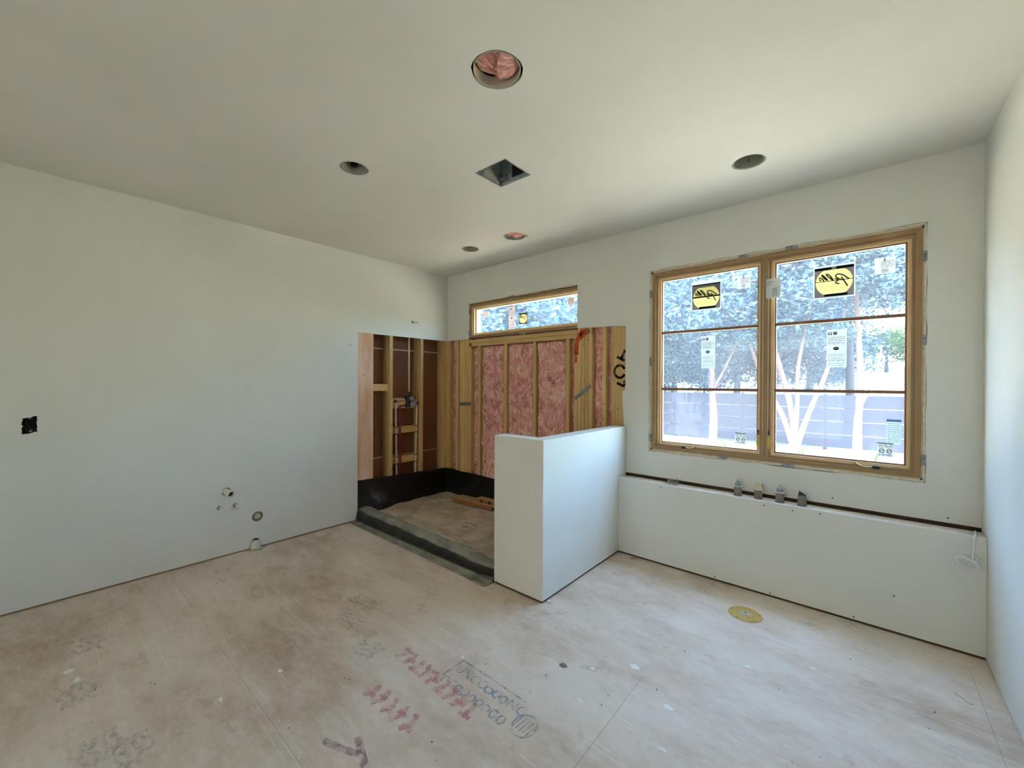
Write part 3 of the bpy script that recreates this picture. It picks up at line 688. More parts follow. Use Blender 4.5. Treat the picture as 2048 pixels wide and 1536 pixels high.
def barcode(label, x0, x1, z0, z1, mat='p_white'):
    t = sticker('barcode_sticker', label, x0, x1, z0, z1, mat)
    wd, h = x1 - x0, z1 - z0; q = MB(); r = random.Random(int(x0 * 100)); x = x0 + wd * .34
    while x < x0 + wd * .64:
        q.add([(x, GY - .0008, z0 + h * .06), (x + .0018, GY - .0008, z0 + h * .06), (x + .0018, GY - .0008, z0 + h * .3), (x, GY - .0008, z0 + h * .3)], [(0, 1, 2, 3)]); x += r.choice((.003, .005))
    q.add([(x0 + wd * .46, GY - .0008, z0 + h * .74), (x0 + wd * .52, GY - .0008, z0 + h * .74), (x0 + wd * .52, GY - .0008, z0 + h * .95), (x0 + wd * .46, GY - .0008, z0 + h * .95)], [(0, 1, 2, 3)])
    obj('barcode', q, 'p_ink', t)
    ink_lines(t, x0 + wd * .3, x1 - .008, [z0 + h * (.38 + .09 * k) for k in range(5)], 'p_grey', .0008, .003, int(x0 * 50))
    return t
barcode('small pale barcode sticker at the top corner of the left sash', 3.215, 3.306, 2.134, 2.231)
barcode('pale barcode sticker in the top corner beside the big yellow disc', 3.985, 4.080, 2.112, 2.212)
def rating(label, x0, x1, z0, z1, paperm, small=False):
    t = sticker('rating_sticker', label, x0, x1, z0, z1, paperm)
    wd, h = x1 - x0, z1 - z0
    cx, cz = x0 + wd * .16, z0 + h * .89
    q = MB(); ribbon(q, [(cx + wd * .085 * math.cos(t_ * .3), cz + wd * .085 * math.sin(t_ * .3)) for t_ in range(-2, 13)], wd * .045, lambda a, b: (a, GY - .0008, b))
    ribbon(q, [(cx - wd * .1, cz - wd * .05), (cx + wd * .1, cz - wd * .05)], wd * .04, lambda a, b: (a, GY - .0008, b))
    obj('logo_mark', q, 'p_black', t)
    flat(t, 'code_patch', rect(x0 + wd * .32, x0 + wd * .52, z0 + h * .86, z0 + h * .94), 'p_grey', .0008)
    ink_lines(t, x0 + wd * .06, x1 - wd * .08, [z0 + h * k for k in (.64, .69, .74, .79)], 'p_ink', .0008, h * .012, 7)
    ink_lines(t, x0 + wd * .06, x1 - wd * .08, [z0 + h * k for k in (.05, .10, .17, .20, .24, .30, .34, .61)], 'p_grey', .0008, h * .010, 9)
    ox, oz = x0 + wd * .47, z0 + h * .50
    flat(t, 'oval_badge', [(ox + wd * .15 * math.cos(2 * PI * i / 24), oz + wd * .105 * math.sin(2 * PI * i / 24)) for i in range(24)], 'p_black', .0010)
    q = MB(); ribbon(q, [(ox - wd * .1, oz - .002), (ox - wd * .04, oz + .003), (ox, oz - .002), (ox + wd * .05, oz + .003), (ox + wd * .1, oz)], .0035, lambda a, b: (a, GY - .0014, b)); obj('badge_lettering', q, 'p_white', t)
    return t
rating('tall grey rating sticker with black oval in the middle left pane', 2.968, 3.068, 1.550, 1.800, 'p_green')
rating('tall grey rating sticker with black oval in the middle right pane', 3.751, 3.853, 1.538, 1.786, 'p_green')
rating('tall pinkish rating sticker on the small transom window', .953, 1.044, 2.018, 2.264, 'p_pink')
def boxed(label, x0, x1, z0, z1):
    t = sticker('notice_sticker', label, x0, x1, z0, z1, 'p_green')
    wd, h = x1 - x0, z1 - z0
    flat(t, 'top_bar', rect(x0, x1, z1 - .006, z1), 'p_ink', .0008)
    ink_lines(t, x0 + .004, x1 - .004, [z0 + h * k for k in (.06, .14, .66, .76, .84)], 'p_ink', .0008, .003, 3)
    for c in (.28, .75):
        q = MB(); ribbon(q, [(x0 + wd * c + .011 * math.cos(k * .5), z0 + h * .42 + .013 * math.sin(k * .5)) for k in range(14)], .004, lambda a, b: (a, GY - .0008, b)); ribbon(q, [(x0 + wd * c - .01, z0 + h * .36), (x0 + wd * c + .01, z0 + h * .5)], .004, lambda a, b: (a, GY - .0009, b))
        obj('round_symbol', q, 'p_ink', t)
    return t
boxed('small square notice sticker at the bottom of the left sash', 3.209, 3.283, .981, 1.063)
boxed('square notice sticker at the bottom right corner of the right sash', 4.004, 4.077, .983, 1.068)
t = sticker('paper_label', 'pale green striped paper label by the right sash edge', 4.045, 4.112, 1.062, 1.212, 'p_teal')
ink_lines(t, 4.050, 4.106, [1.075 + .0125 * k for k in range(10)], 'p_grey', .0008, .0025, 8)
flat(t, 'blue_header', rect(4.045, 4.112, 1.2, 1.215), 'p_blue', .0008)
t = thing('paper_tag', 'white printed paper tag hanging on the centre mullion', 'tag', (3.455, .008, 2.028))
obj('sheet', MB().box(3.413, 3.497, .006, .0072, 2.028, 2.163), 'p_white', t)
q = MB()
for k in range(7): q.add([(3.45, .0055, 2.045 + .008 * k), (3.48, .0055, 2.045 + .008 * k), (3.48, .0055, 2.048 + .008 * k), (3.45, .0055, 2.048 + .008 * k)], [(0, 1, 2, 3)])
for k in range(3): q.add([(3.42, .0055, 2.14 - .01 * k), (3.46 - .01 * k, .0055, 2.14 - .01 * k), (3.46 - .01 * k, .0055, 2.143 - .01 * k), (3.42, .0055, 2.143 - .01 * k)], [(0, 1, 2, 3)])
obj('print', q, 'p_grey', t)
t = sticker('barcode_sticker', 'small pink sticker at the left end of the transom window', .556, .648, 2.183, 2.254, 'p_pink'); ink_lines(t, .565, .64, [2.195 + .01 * k for k in range(5)], 'ink_red', .0008, .005, 2)
t = sticker('barcode_sticker', 'small beige sticker at the right end of the transom window', 1.722, 1.802, 2.192, 2.265, 'p_pink'); ink_lines(t, 1.73, 1.795, [2.2 + .01 * k for k in range(6)], 'p_grey', .0008, .005, 5)
t = sticker('blue_label', 'tiny blue label above the yellow sticker on the transom', 1.108, 1.204, 2.194, 2.224, 'p_blue'); ink_lines(t, 1.12, 1.195, [2.203], 'p_white', .0008, .012, 5)
D2 = [(1.161 + .052 * math.cos(2 * PI * i / 32), 2.115 + .048 * math.sin(2 * PI * i / 32)) for i in range(32)]
t = sticker('window_sticker', 'small yellow disc sticker on the transom window', 1.104, 1.218, 2.058, 2.178, 'p_grey', hole=D2)
flat(t, 'yellow_disc', D2, 'p_yellow', .0003)
flat(t, 'black_bar', rect(1.106, 1.216, 2.06, 2.068), 'p_black', .0011); flat(t, 'black_bar', rect(1.106, 1.216, 2.165, 2.175), 'p_ink', .0011)
script_word(t, lambda u: 1.106 + u * .11, lambda v: 2.06 + v * .115, .0014, .005)

# ------------------------------------------------------------------ ceiling fixtures
def can(label, x, y, r, ins=None):
    t = thing('recessed_light_can', label, 'light can', (x, y, H), 'cans set in the ceiling')
    obj('can_body', MB().lathe((x, y, H + .004), (0, 0, 1), [(r - .010, 0), (r - .010, .12), (r - .02, .145), (0.0, .15)], 40), 'canmetal', t, smooth=True)
    obj('rim', MB().lathe((x, y, H + .003), (0, 0, 1), [(r - .009, 0), (r - .004, 0), (r - .004, .02), (r - .009, .02)], 40), 'canmetal', t)
    a = math.atan2(CP.y - y, CP.x - x) + PI
    c = Vector((x + (r - .012) * math.cos(a), y + (r - .012) * math.sin(a), H + .05))
    obj('slot', MB().obox(c, (-.0025 * math.sin(a), .0025 * math.cos(a), 0), (.001 * math.cos(a), .001 * math.sin(a), 0), (0, 0, .012)), 'black', t)
    return t, a
t, a = can('open grey light can nearest the left wall, junction box showing inside', *RC[1])
x, y, r = RC[1]
c = Vector((x + (r - .03) * math.cos(a), y + (r - .03) * math.sin(a), H + .06))
obj('junction_box', MB().obox(c, (-.02 * math.sin(a), .02 * math.cos(a), 0), (.01 * math.cos(a), .01 * math.sin(a), 0), (0, 0, .022)), 'black', t, bevel=.003)
obj('wire', MB().tube(smooth_path([(x - .06, y + .02, H + .05), (x - .01, y + .04, H + .07), (x + .04, y + .03, H + .06)], 5), .003, 6), 'galv', t)
can('open grey light can over the large window', *RC[2])
can('small grey light can in the shower corner of the ceiling', *RC[3])
def pink_wad(name, parent, x, y, r, z, seed, amp):
    def fn(u, v):
        rr = u * r; th = 2 * PI * v
        px, py = rr * math.cos(th), rr * math.sin(th)
        n1 = noise.fractal(Vector((px * 14 + seed, py * 14, seed)), .9, 2, 4)
        fold = amp * (1 if (px * .6 + py * .8 + .15 * r * math.sin(px * 30)) > 0 else 0)
        return (x + px, y + py, z - fold + .014 * n1 * (1 - .5 * u) + .02 * (u ** 6))
    return obj(name, MB().grid(16, 48, fn), 'pink', parent, smooth=True)
x, y, r = RC[0]
t = thing('ceiling_speaker_ring', 'large round ceiling hole with grey ring and pink insulation', 'ring', (x, y, H))
obj('ring', MB().lathe((x, y, H + .002), (0, 0, 1), [(r - .012, 0), (r - .009, 0), (r - .009, .045), (r - .012, .045), (r - .012, 0)], 48), 'tanpipe', t, smooth=False)
pink_wad('insulation_wad', t, x, y, r - .014, H + .034, 3.1, .020)
x, y, r = RC[4]
t = thing('ceiling_speaker_ring', 'round ceiling hole above the transom with pink insulation poking out', 'ring', (x, y, H))
obj('ring', MB().lathe((x, y, H + .002), (0, 0, 1), [(r - .010, 0), (r - .005, 0), (r - .005, .035), (r - .010, .035), (r - .010, 0)], 48), 'canmetal', t)
pink_wad('insulation_wad', t, x, y, r - .012, H + .018, 7.3, .012)
q = MB()
for k in range(5): q.tube([(x + .07, y + .05, H + .02), (x + .085 + .006 * k, y + .06 - .006 * k, H + .002), (x + .10 + .006 * k, y + .07 - .012 * k, H - .012)], [.004, .006, .001], 5)
obj('loose_fibres', q, 'pink', t, smooth=True)
# exhaust fan housing
fx0, fx1, fy0, fy1 = 2.088, 2.333, -1.551, -1.313
t = thing('exhaust_fan_housing', 'open square metal fan housing in the ceiling', 'fan housing', ((fx0 + fx1) / 2, (fy0 + fy1) / 2, H))
q = MB(); z0, z1 = H + .003, H + .20
for a in (((fx0, fy0), (fx1, fy0)), ((fx1, fy0), (fx1, fy1)), ((fx1, fy1), (fx0, fy1)), ((fx0, fy1), (fx0, fy0))):
    (ax, ay), (bx, by) = a; q.add([(ax, ay, z0), (bx, by, z0), (bx, by, z1), (ax, ay, z1)], [(0, 1, 2, 3)])
q.add([(fx0, fy0, z1), (fx1, fy0, z1), (fx1, fy1, z1), (fx0, fy1, z1)], [(0, 1, 2, 3)])
obj('housing', q, 'fanmetal', t)
obj('flange', MB().slab([rect(fx0 - .004, fx1 + .004, fy0 - .004, fy1 + .004), rect(fx0 + .006, fx1 - .006, fy0 + .006, fy1 - .006)], 'z', H + .002, H + .004), 'galv', t)
obj('duct_opening', MB().box(fx0 + .10, fx0 + .20, fy1 - .004, fy1 - .001, H + .03, H + .13), 'black', t)
obj('junction_cover', MB().box(fx0 + .004, fx0 + .012, fy0 + .06, fy1 - .03, H + .01, H + .11), 'canmetal', t, bevel=.002)
obj('bracket', MB().box(fx0 + .02, fx0 + .07, fy1 - .05, fy1 - .01, H + .02, H + .026).box(fx0 + .02, fx0 + .026, fy1 - .05, fy1 - .01, H + .02, H + .06), 'galv', t)
q = MB()
for (a, z) in ((.07, .05), (.07, .11), (.15, .08)): q.disc((fx0 + .0135, fy0 + a, H + z), (1, 0, 0), .006, 10)
q.disc((fx0 + .05, fy1 - .0045, H + .06), (0, 1, 0), .006, 10); q.disc((fx0 + .05, fy1 - .0045, H + .11), (0, 1, 0), .005, 10)
obj('rivet', q, 'black', t)
q = MB()
for k in range(26):
    s = rnd.choice((0, 1, 2, 3)); u = rnd.random(); px = fx0 + u * (fx1 - fx0) if s < 2 else (fx0 - .004, fx1 + .004)[s - 2]; py = (fy0 - .004, fy1 + .004)[s] if s < 2 else fy0 + u * (fy1 - fy0)
    q.tube([(px, py, H + .001), (px + rnd.uniform(-.004, .004), py + rnd.uniform(-.004, .004), H - rnd.uniform(.002, .008))], [.0012, .0004], 4)
tag(obj('paper_fuzz', q, 'gypsum', t), kind='stuff')

# ------------------------------------------------------------------ left wall rough-ins
t = thing('outlet_box', 'black electrical box cut into the left wall', 'electrical box', (0, -3.37, 1.10))
q = MB(); bx0, by0, by1, bz0, bz1 = -.075, -3.404, -3.334, 1.093, 1.207
q.add([(-.0135, by0, bz0), (-.0135, by1, bz0), (-.0135, by1, bz1), (-.0135, by0, bz1), (bx0, by0, bz0), (bx0, by1, bz0), (bx0, by1, bz1), (bx0, by0, bz1)], [(0, 1, 5, 4), (1, 2, 6, 5), (2, 3, 7, 6), (3, 0, 4, 7), (4, 5, 6, 7)])
obj('box', q, 'black', t)
for pts in ([(-.06, -3.39, 1.19), (-.02, -3.385, 1.16), (-.015, -3.36, 1.12), (-.05, -3.345, 1.10)], [(-.06, -3.392, 1.17), (-.018, -3.39, 1.14), (-.02, -3.375, 1.105), (-.05, -3.37, 1.10)]):
    obj('cable', MB().tube(smooth_path(pts, 5), .005, 8), 'marker', t, smooth=True)
obj('screw_tab', MB().lathe((-.006, -3.367, 1.113), (1, 0, 0), [(.008, 0), (.006, .004), (0, .004)], 12), 'galv', t)
obj('screw_tab', MB().lathe((-.006, -3.372, 1.196), (1, 0, 0), [(.008, 0), (.006, .004), (0, .004)], 12), 'galv', t)

def hollow(mb, p0, p1, r, wl_=.003, seg=20):
    p0, p1 = Vector(p0), Vector(p1); L = (p1 - p0).length
    return mb.lathe(p0, p1 - p0, [(r, 0), (r, L), (r - wl_, L), (r - wl_, 0)], seg)
t = thing('drain_pipe_stub', 'white drain pipe stub sticking out of the left wall', 'pipe', (0, -2.336, .53))
obj('pipe', hollow(MB(), (-.03, -2.345, .536), (.058, -2.315, .513), .0240, .0035), 'white_plastic', t, smooth=False)
obj('dark_bore', MB().disc((.045, -2.3195, .5165), (.088, .030, -.023), .0203, 20), 'dark', t)
for k, (y, z, ey, ez) in enumerate(((-2.384, .406, -2.343, .384), (-2.273, .406, -2.256, .378))):
    t = thing('supply_stub', ('white bent supply tube on the left, below the drain stub' if k == 0 else 'white bent supply tube on the right, nearer the plugged hole'), 'pipe', (0, y, z), 'supply stubs below the drain stub')
    obj('tube', MB().tube(smooth_path([(-.03, y, z), (.02, y + .004, z), (.048, y + (ey - y) * .5, z - .004), (.056, ey, ez)], 5), .0075, 10), 'white_plastic', t, smooth=True)
    obj('hole_rim', MB().lathe((.0, y, z), (1, 0, 0), [(.014, -.002), (.014, .001), (.010, .001)], 18), 'screw', t)
t = thing('plugged_hole', 'round cut hole with dusty white plug low on the left wall', 'plug', (0, -2.106, .27))
obj('collar', MB().lathe((-.012, -2.106, .27), (1, 0, 0), [(.041, 0), (.041, .010), (.027, .006), (.027, 0)], 24), 'grey_pvc', t)
obj('plug', MB().lathe((-.02, -2.108, .272), (1, 0, 0), [(.026, 0), (.026, .022), (.02, .026), (0, .026)], 6), 'pale_dust', t)
t = thing('floor_pipe_cap', 'white dusty pipe cap in an arched notch at the floor', 'pipe cap', (0, -2.122, 0))
obj('cap', MB().lathe((-.004, -2.122, 0.0), (0, 0, 1), [(.040, 0), (.040, .045), (.032, .062), (.015, .07), (0, .071)], 24), 'white_plastic', t, smooth=True)
q = MB()
for k in range(14):
    a = rnd.uniform(0, PI) - PI / 2; r = rnd.uniform(.035, .075); s = rnd.uniform(.003, .009)
    q.obox((r * math.cos(a), -2.122 + r * math.sin(a), s * .5), (s, s * .3, 0), (-s * .4, s * .8, 0), (0, 0, s * .5))
tag(obj('plaster_crumbs', q, 'pale_dust', t), kind='stuff')
t = thing('shower_arm_stub', 'white pipe nipple sticking out of the wall above the shower framing', 'pipe', (0, -.518, 2.118))
obj('pipe', MB().tube(smooth_path([(-.03, -.518, 2.12), (.03, -.517, 2.119), (.075, -.514, 2.110), (.085, -.505, 2.115)], 4), .008, 10), 'white_plastic', t, smooth=True)
obj('escutcheon', MB().lathe((0, -.518, 2.118), (1, 0, 0), [(.015, -.002), (.015, .004), (.010, .005)], 18), 'galv', t)
t = thing('wire_stub', 'thin grey nail sticking out beside the framing opening', 'nail', (0, -1.29, 1.80))
obj('nail', MB().tube([(-.01, -1.285, 1.80), (.06, -1.292, 1.797)], .002, 6), 'galv', t); obj('nail_head', MB().lathe((.06, -1.292, 1.797), (1, 0, 0), [(.004, 0), (.004, .002), (0, .002)], 10), 'galv', t)

# ------------------------------------------------------------------ shower valve
vx = -.060
t = thing('shower_valve', 'black shower mixing valve with two grey dials and plastic pipes', 'valve', (vx, -.52, 1.20))
obj('valve_body', MB().box(-.075, -.03, -.565, -.475, 1.165, 1.275).lathe((-.05, -.552, 1.160), (0, -1, 0), [(.022, -.03), (.022, .03), (0, .03)], 14).box(-.07, -.04, -.60, -.44, 1.232, 1.256), 'black', t, bevel=.006)
for (y, z, r) in ((-.512, 1.238, .031), (-.494, 1.172, .036)):
    d = obj('dial', MB().lathe((-.030, y, z), (1, -.25, 0), [(r, 0), (r, .014), (r * .8, .02), (0, .02)], 24), 'galv', t, smooth=False)
    obj('dial_hub', MB().lathe((-.012, y - .006, z), (1, -.25, 0), [(r * .3, 0), (r * .3, .01), (0, .01)], 12), 'canmetal', d)
obj('riser_pipe', MB().tube([(-.06, -.527, 1.29), (-.06, -.529, 1.6), (-.06, -.531, 2.12)], .010, 10), 'pex', t, smooth=True)
obj('hot_pipe', MB().tube(smooth_path([(-.05, -.655, 1.158), (-.052, -.653, .9), (-.05, -.650, .6), (-.05, -.648, .30)], 4), .0125, 10).tube([(-.05, -.655, 1.158), (-.05, -.57, 1.166)], .008, 8), 'redpex', t, smooth=True)
obj('left_pipe', MB().tube(smooth_path([(-.052, -.712, 1.195), (-.05, -.705, .8), (-.05, -.700, .5), (-.05, -.694, .30)], 4), .0115, 10).tube([(-.05, -.70, 1.224), (-.05, -.60, 1.232)], .0105, 8), 'pex', t, smooth=True)
obj('right_pipe', MB().tube(smooth_path([(-.052, -.420, 1.172), (-.05, -.432, .8), (-.05, -.440, .5), (-.05, -.449, .30)], 4), .0115, 10).tube([(-.05, -.475, 1.178), (-.05, -.43, 1.196)], .009, 8), 'pex', t, smooth=True)
for (y, z) in ((-.712, 1.212), (-.421, 1.185), (-.527, 1.30)):
    obj('fitting', MB().lathe((-.052, y, z - .014), (0, 0, 1), [(.0, 0), (.014, 0), (.014, .028), (0, .028)], 12), 'black', t)
for z in (.918, .845, .58, .503):
    for y in (-.706 + .01 * (z < .6), -.434 - .004 * (z < .6)):
        obj('pipe_clamp', MB().lathe((-.05, y, z - .005), (0, 0, 1), [(.0125, 0), (.0150, 0), (.0150, .010), (.0125, .010)], 12), 'black', t)
# metal ties on the stud packs
def tie(label, a, b, wd, m):
    a, b = Vector((a[0], yf - .002, a[1])), Vector((b[0], yf - .002, b[1])); d = (b - a); n = Vector((-d.z, 0, d.x)).normalized()
    t = thing('metal_strap_tie', label, 'metal tie', tuple((a + b) / 2), 'nailed strap ties')
    obj('plate', MB().obox((a + b) / 2, d / 2, n * wd / 2, (0, .0015, 0)), m, t)
    q = MB()
    for k in range(5): q.disc(a + d * (.1 + .2 * k) + n * wd * .2 * (-1) ** k + Vector((0, -.0018, 0)), (0, 1, 0), .004, 8)
    obj('nails', q, 'screw', t)
tie('dark horizontal metal strap across the left stud pack', (.212, 1.166), (.408, 1.173), .042, 'grey_pvc')
tie('slanted galvanised strap across the right stud pack', (1.845, 1.275), (2.02, 1.405), .034, 'galv')

# ------------------------------------------------------------------ shower liner, mortar bed, curb
lin_t = thing('shower_liner', 'black plastic shower pan liner folded up the framing and over the curb', 'liner', (1.0, -.6, 0))
def flapL(u, v):
    y = -1.19 + u * 1.198; top = .412 - .05 * u + .012 * nz((y * 6, 1, 0)); z = .03 + v * (top - .03)
    bul = .10 * (1 - v) ** 1.5 * max(0, 1 - abs(u - .18) / .22) + .018 * (1 - v)
    return (-.010 + bul + .022 * noise.noise(Vector((y * 5 + z * 3, z * 4, 2))) * (1 - .3 * v) + .004, y, z)
obj('wall_flap', MB().grid(70, 24, flapL), 'liner', lin_t, smooth=True)
def flapB(u, v):
    x = -.008 + u * 2.26; top = .362 - .014 * min(1, x / .8) + .010 * nz((x * 6, 4, 0)); z = .03 + v * (top - .03)
    return (x, .008 - .018 * (1 - v) - .006 - .024 * abs(noise.noise(Vector((x * 4 - z * 5, z * 4, 9)))) * (1 - .3 * v), z)
obj('wall_flap', MB().grid(90, 22, flapB), 'liner', lin_t, smooth=True)
prof = [(-1.045, .05), (-1.06, .088), (-1.085, .100), (-1.12, .104), (-1.165, .100), (-1.190, .085), (-1.202, .055), (-1.208, .022), (-1.216, .006), (-1.24, .0025), (-1.30, .0022)]
def curb(u, v):
    x = .006 + u * 1.936; s = v * (len(prof) - 1); i = min(int(s), len(prof) - 2); f = s - i
    y = prof[i][0] + f * (prof[i + 1][0] - prof[i][0]); z = prof[i][1] + f * (prof[i + 1][1] - prof[i][1])
    lift = (1.32 - .38 * u) if z > .02 else 1
    n1 = noise.fractal(Vector((x * 5, y * 9, 1.3)), .9, 2, 3)
    if v > .85: y += (v - .85) / .15 * (-.012 - .02 * u + .03)
    z2 = z * lift + (.010 * n1 if .02 < z else .0015 * abs(n1)) + (.035 * math.exp(-((u - .955) / .025) ** 2) * max(0, (v - .9) / .1))
    return (x, y + .010 * n1 * (z > .02), max(.0015, z2))
obj('curb_wrap', MB().grid(120, 44, curb), 'liner', lin_t, smooth=True)
obj('curb_side_flap', MB().add([(1.9425, -1.20, .005), (1.9425, -1.30, .002), (1.9425, -1.222, .012), (1.9425, -1.222, .10), (1.9425, -1.19, .105)], [(0, 1, 2, 3, 4)]), 'liner', lin_t)
bed = thing('mortar_bed', 'grey brown mortar shower floor with ragged trowel marks', 'shower floor', (1.0, -.6, 0))
def bedf(u, v):
    x = .012 + u * 2.24; y = -1.075 + v * 1.06
    if x > 1.94 and y < HY + HT + .004: y = HY + HT + .004
    d = math.hypot(x - 1.09, y + .68)
    n1 = noise.fractal(Vector((x * 3, y * 6, 4)), .9, 2, 4) * min(1, (d / .25) ** 2)
    z = .052 + .022 * min(1, d) - .022 * max(0, 1 - d / .12) + .018 * max(0, -y - .6) + 0.008 * n1
    near = max(0, (-y - .72) / .35) * max(0, min(1, (x - .55) / .4))
    z += near * .026 * noise.fractal(Vector((x * 9, y * 16, 8)), .8, 2, 3)
    return (x, y, z)
obj('bed', MB().grid(150, 84, bedf), 'mud', bed, smooth=True)
dr = thing('shower_drain', 'dust covered round drain in the shower floor', 'drain', (1.085, -.68, .05))
obj('collar', MB().lathe((1.085, -.68, .058), (0, 0, 1), [(.10, 0), (.085, .008), (.045, .012), (.034, .010), (.030, -.01), (0, -.012)], 32), 'pale_dust', dr, smooth=True)
obj('bore', MB().disc((1.085, -.68, .0505), (0, 0, 1), .0285, 20), 'dark', dr)
q = MB(); rr = random.Random(21)
for k in range(120):
    x = rr.uniform(.3, 1.85); y = -1.16 + abs(rr.gauss(0, .16)); s = rr.uniform(.002, .007)
    a = rr.uniform(0, PI); z = bedf((x - .012) / 2.24, (max(y, -1.07) + 1.075) / 1.06)[2] if y > -1.06 else .118
    q.obox((x, y, z + s * .3), (s * math.cos(a), s * math.sin(a), 0), (-.5 * s * math.sin(a), .5 * s * math.cos(a), 0), (0, 0, s * .4))
tag(obj('mortar_crumbs', q, 'pale_dust'), 'pale mortar crumbs along the shower curb', 'debris', kind='stuff')
# boards lying in the shower
a0 = Vector((.385, -.255, 0)); ex = Vector((.9968, .08, 0)); ey = Vector((-.08, .9968, 0)); zb = .079
t = thing('loose_board', 'long sawn pine board lying on the shower floor', 'board', tuple(a0 + ex * .5 + ey * .09 + Vector((0, 0, zb))))
obj('plank', MB().obox(a0 + ex * .45 + ey * .085 + Vector((0, 0, zb + .016)), ex * .45, ey * .085, (0, 0, .016)), 'plank', t, mats=['plank', 'edgewood'], fmat=lambda p: 0 if p.normal.z > .7 else 1)
obj('ink_stamp', MB().obox(a0 + ex * .60 - ey * .0006 + Vector((0, 0, zb + .016)), ex * .018, ey * .0004, (0, 0, .011)), 'black', t)
b0 = a0 + ex * .30 + ey * .075
t = thing('wood_block', 'short thick offcut lying on top of the long pine board', 'board', tuple(b0 + Vector((0, 0, zb + .032))))
obj('offcut', MB().obox(b0 + ex * .24 + ey * .045 + Vector((0, 0, zb + .033 + .016)), ex * .24, ey * .045, (0, 0, .016)), 'plank', t, mats=['plank', 'edgewood'], fmat=lambda p: 0 if p.normal.z > .7 else 1)
for k, u in enumerate((.09, .20)):
    c = b0 + ex * u - ey * .012 + Vector((0, 0, zb + .033 + .014))
    r = thing('pipe_clamp_ring', 'black clamp ring ' + ('left' if k == 0 else 'right') + ' of the two leaning on the offcut', 'clamp', tuple(c), 'clamp rings on the boards')
    obj('ring', MB().lathe(c, -ey, [(.008, 0), (.013, 0), (.013, .008), (.008, .008), (.008, 0)], 18), 'black', r)
    obj('screw_lug', MB().obox(c + ex * .012 + Vector((0, 0, -.008)) - ey * .004, ex * .006, ey * .003, (0, 0, .004)), 'screw', r)

# ------------------------------------------------------------------ ledge items
def capped(label, x, y, h, cap):
    t = thing('capped_pipe', label, 'pipe', (x, y, LZ - .001), 'tub pipe stubs standing on the ledge')
    z = LZ - .0005
    obj('sleeve', MB().lathe((x, y, z), (0, 0, 1), [(0, 0), (.027, 0), (.0245, .012), (.0235, h), (0, h)], 20), 'grey_pvc', t, smooth=False)
    if cap != 'tape':
        obj('collar', MB().lathe((x, y, z + h), (0, 0, 1), [(0, 0), (.029, .001), (.029, .006), (.012, .007), (0, .007)], 20), 'tanpipe', t)
        obj('cap', MB().lathe((x, y, z + h + .006), (0, 0, 1), [(.018, 0), (.0185, .018), (.012, .030), (.006, .034), (.005, .044), (0, .045)], 16), 'cream' if cap == 'cream' else 'galv', t, smooth=True)
        if cap == 'cream': obj('cap_ribs', MB().box(x - .014, x - .008, y - .012, y + .012, z + h + .026, z + h + .046).box(x + .008, x + .014, y - .012, y + .012, z + h + .026, z + h + .046), 'cream', t)
    else:
        obj('tape_wrap', MB().add([(x - .021, y, z + h), (x + .022, y, z + h - .002), (x + .018, y + .004, z + h + .008), (x - .016, y - .004, z + h + .034), (x - .02, y + .012, z + h), (x + .02, y + .012, z + h)], [(0, 1, 2, 3), (4, 5, 2, 3), (0, 3, 4), (1, 2, 5)]), 'bluetape', t)
capped('grey capped pipe on the ledge, nearest the wire bundle', 3.262, -.083, .062, 'grey')
capped('pipe on the ledge with a cream ribbed cap', 3.389, -.083, .060, 'cream')
capped('grey capped pipe on the ledge between the cream cap and blue tape', 3.514, -.083, .062, 'grey')
capped('pipe on the ledge topped with dark blue tape', 3.637, -.083, .064, 'tape')
t = thing('wire_bundle', 'tangle of grey twisted wire lying on the ledge', 'wire', (2.80, -.085, LZ))
rw = random.Random(8)
for k in range(9):
    P = [(2.765 + .085 * i / 4 + rw.uniform(-.01, .01), -.085 + rw.uniform(-.03, .03), LZ + .008 + rw.uniform(0, .03)) for i in range(5)]
    obj('wire', MB().tube(smooth_path(P, 4), .0022, 6), 'greywire', t, smooth=True)
obj('staple', MB().tube([(2.836, -.09, LZ), (2.838, -.092, LZ + .058)], .0022, 6), 'greywire', t)
t = thing('hanging_cable', 'white cable hanging off the ledge end in a loose coil', 'cable', (4.384, -.14, LZ))
P = [(4.40, -.03, LZ + .002), (4.392, -.09, LZ + .006), (4.385, -.138, LZ + .006), (4.380, -.150, LZ - .02), (4.378, -.150, .57), (4.376, -.150, .53), (4.374, -.152, .515)]
obj('drop', MB().tube(smooth_path(P, 5), .0042, 8), 'cable', t, smooth=True)
P = [(4.376, -.150, .515), (4.362, -.156, .508), (4.350, -.158, .530)]
P2 = [(4.354 + (.032 + .0005 * k) * math.cos(k * .45 + 1), -.151 - .0006 * k, .492 + (.020 + .0005 * k) * math.sin(k * .45 + 1) - .33 * .038 * math.cos(k * .45 + 1)) for k in range(29)]
obj('coil', MB().tube(P2, .0034, 8), 'cable', t, smooth=True)
obj('free_end', MB().tube(smooth_path([(4.385, -.156, .535), (4.388, -.158, .515), (4.375, -.160, .505), (4.355, -.158, .512), (4.349, -.156, .53)], 5), .0042, 8), 'cable', t, smooth=True)

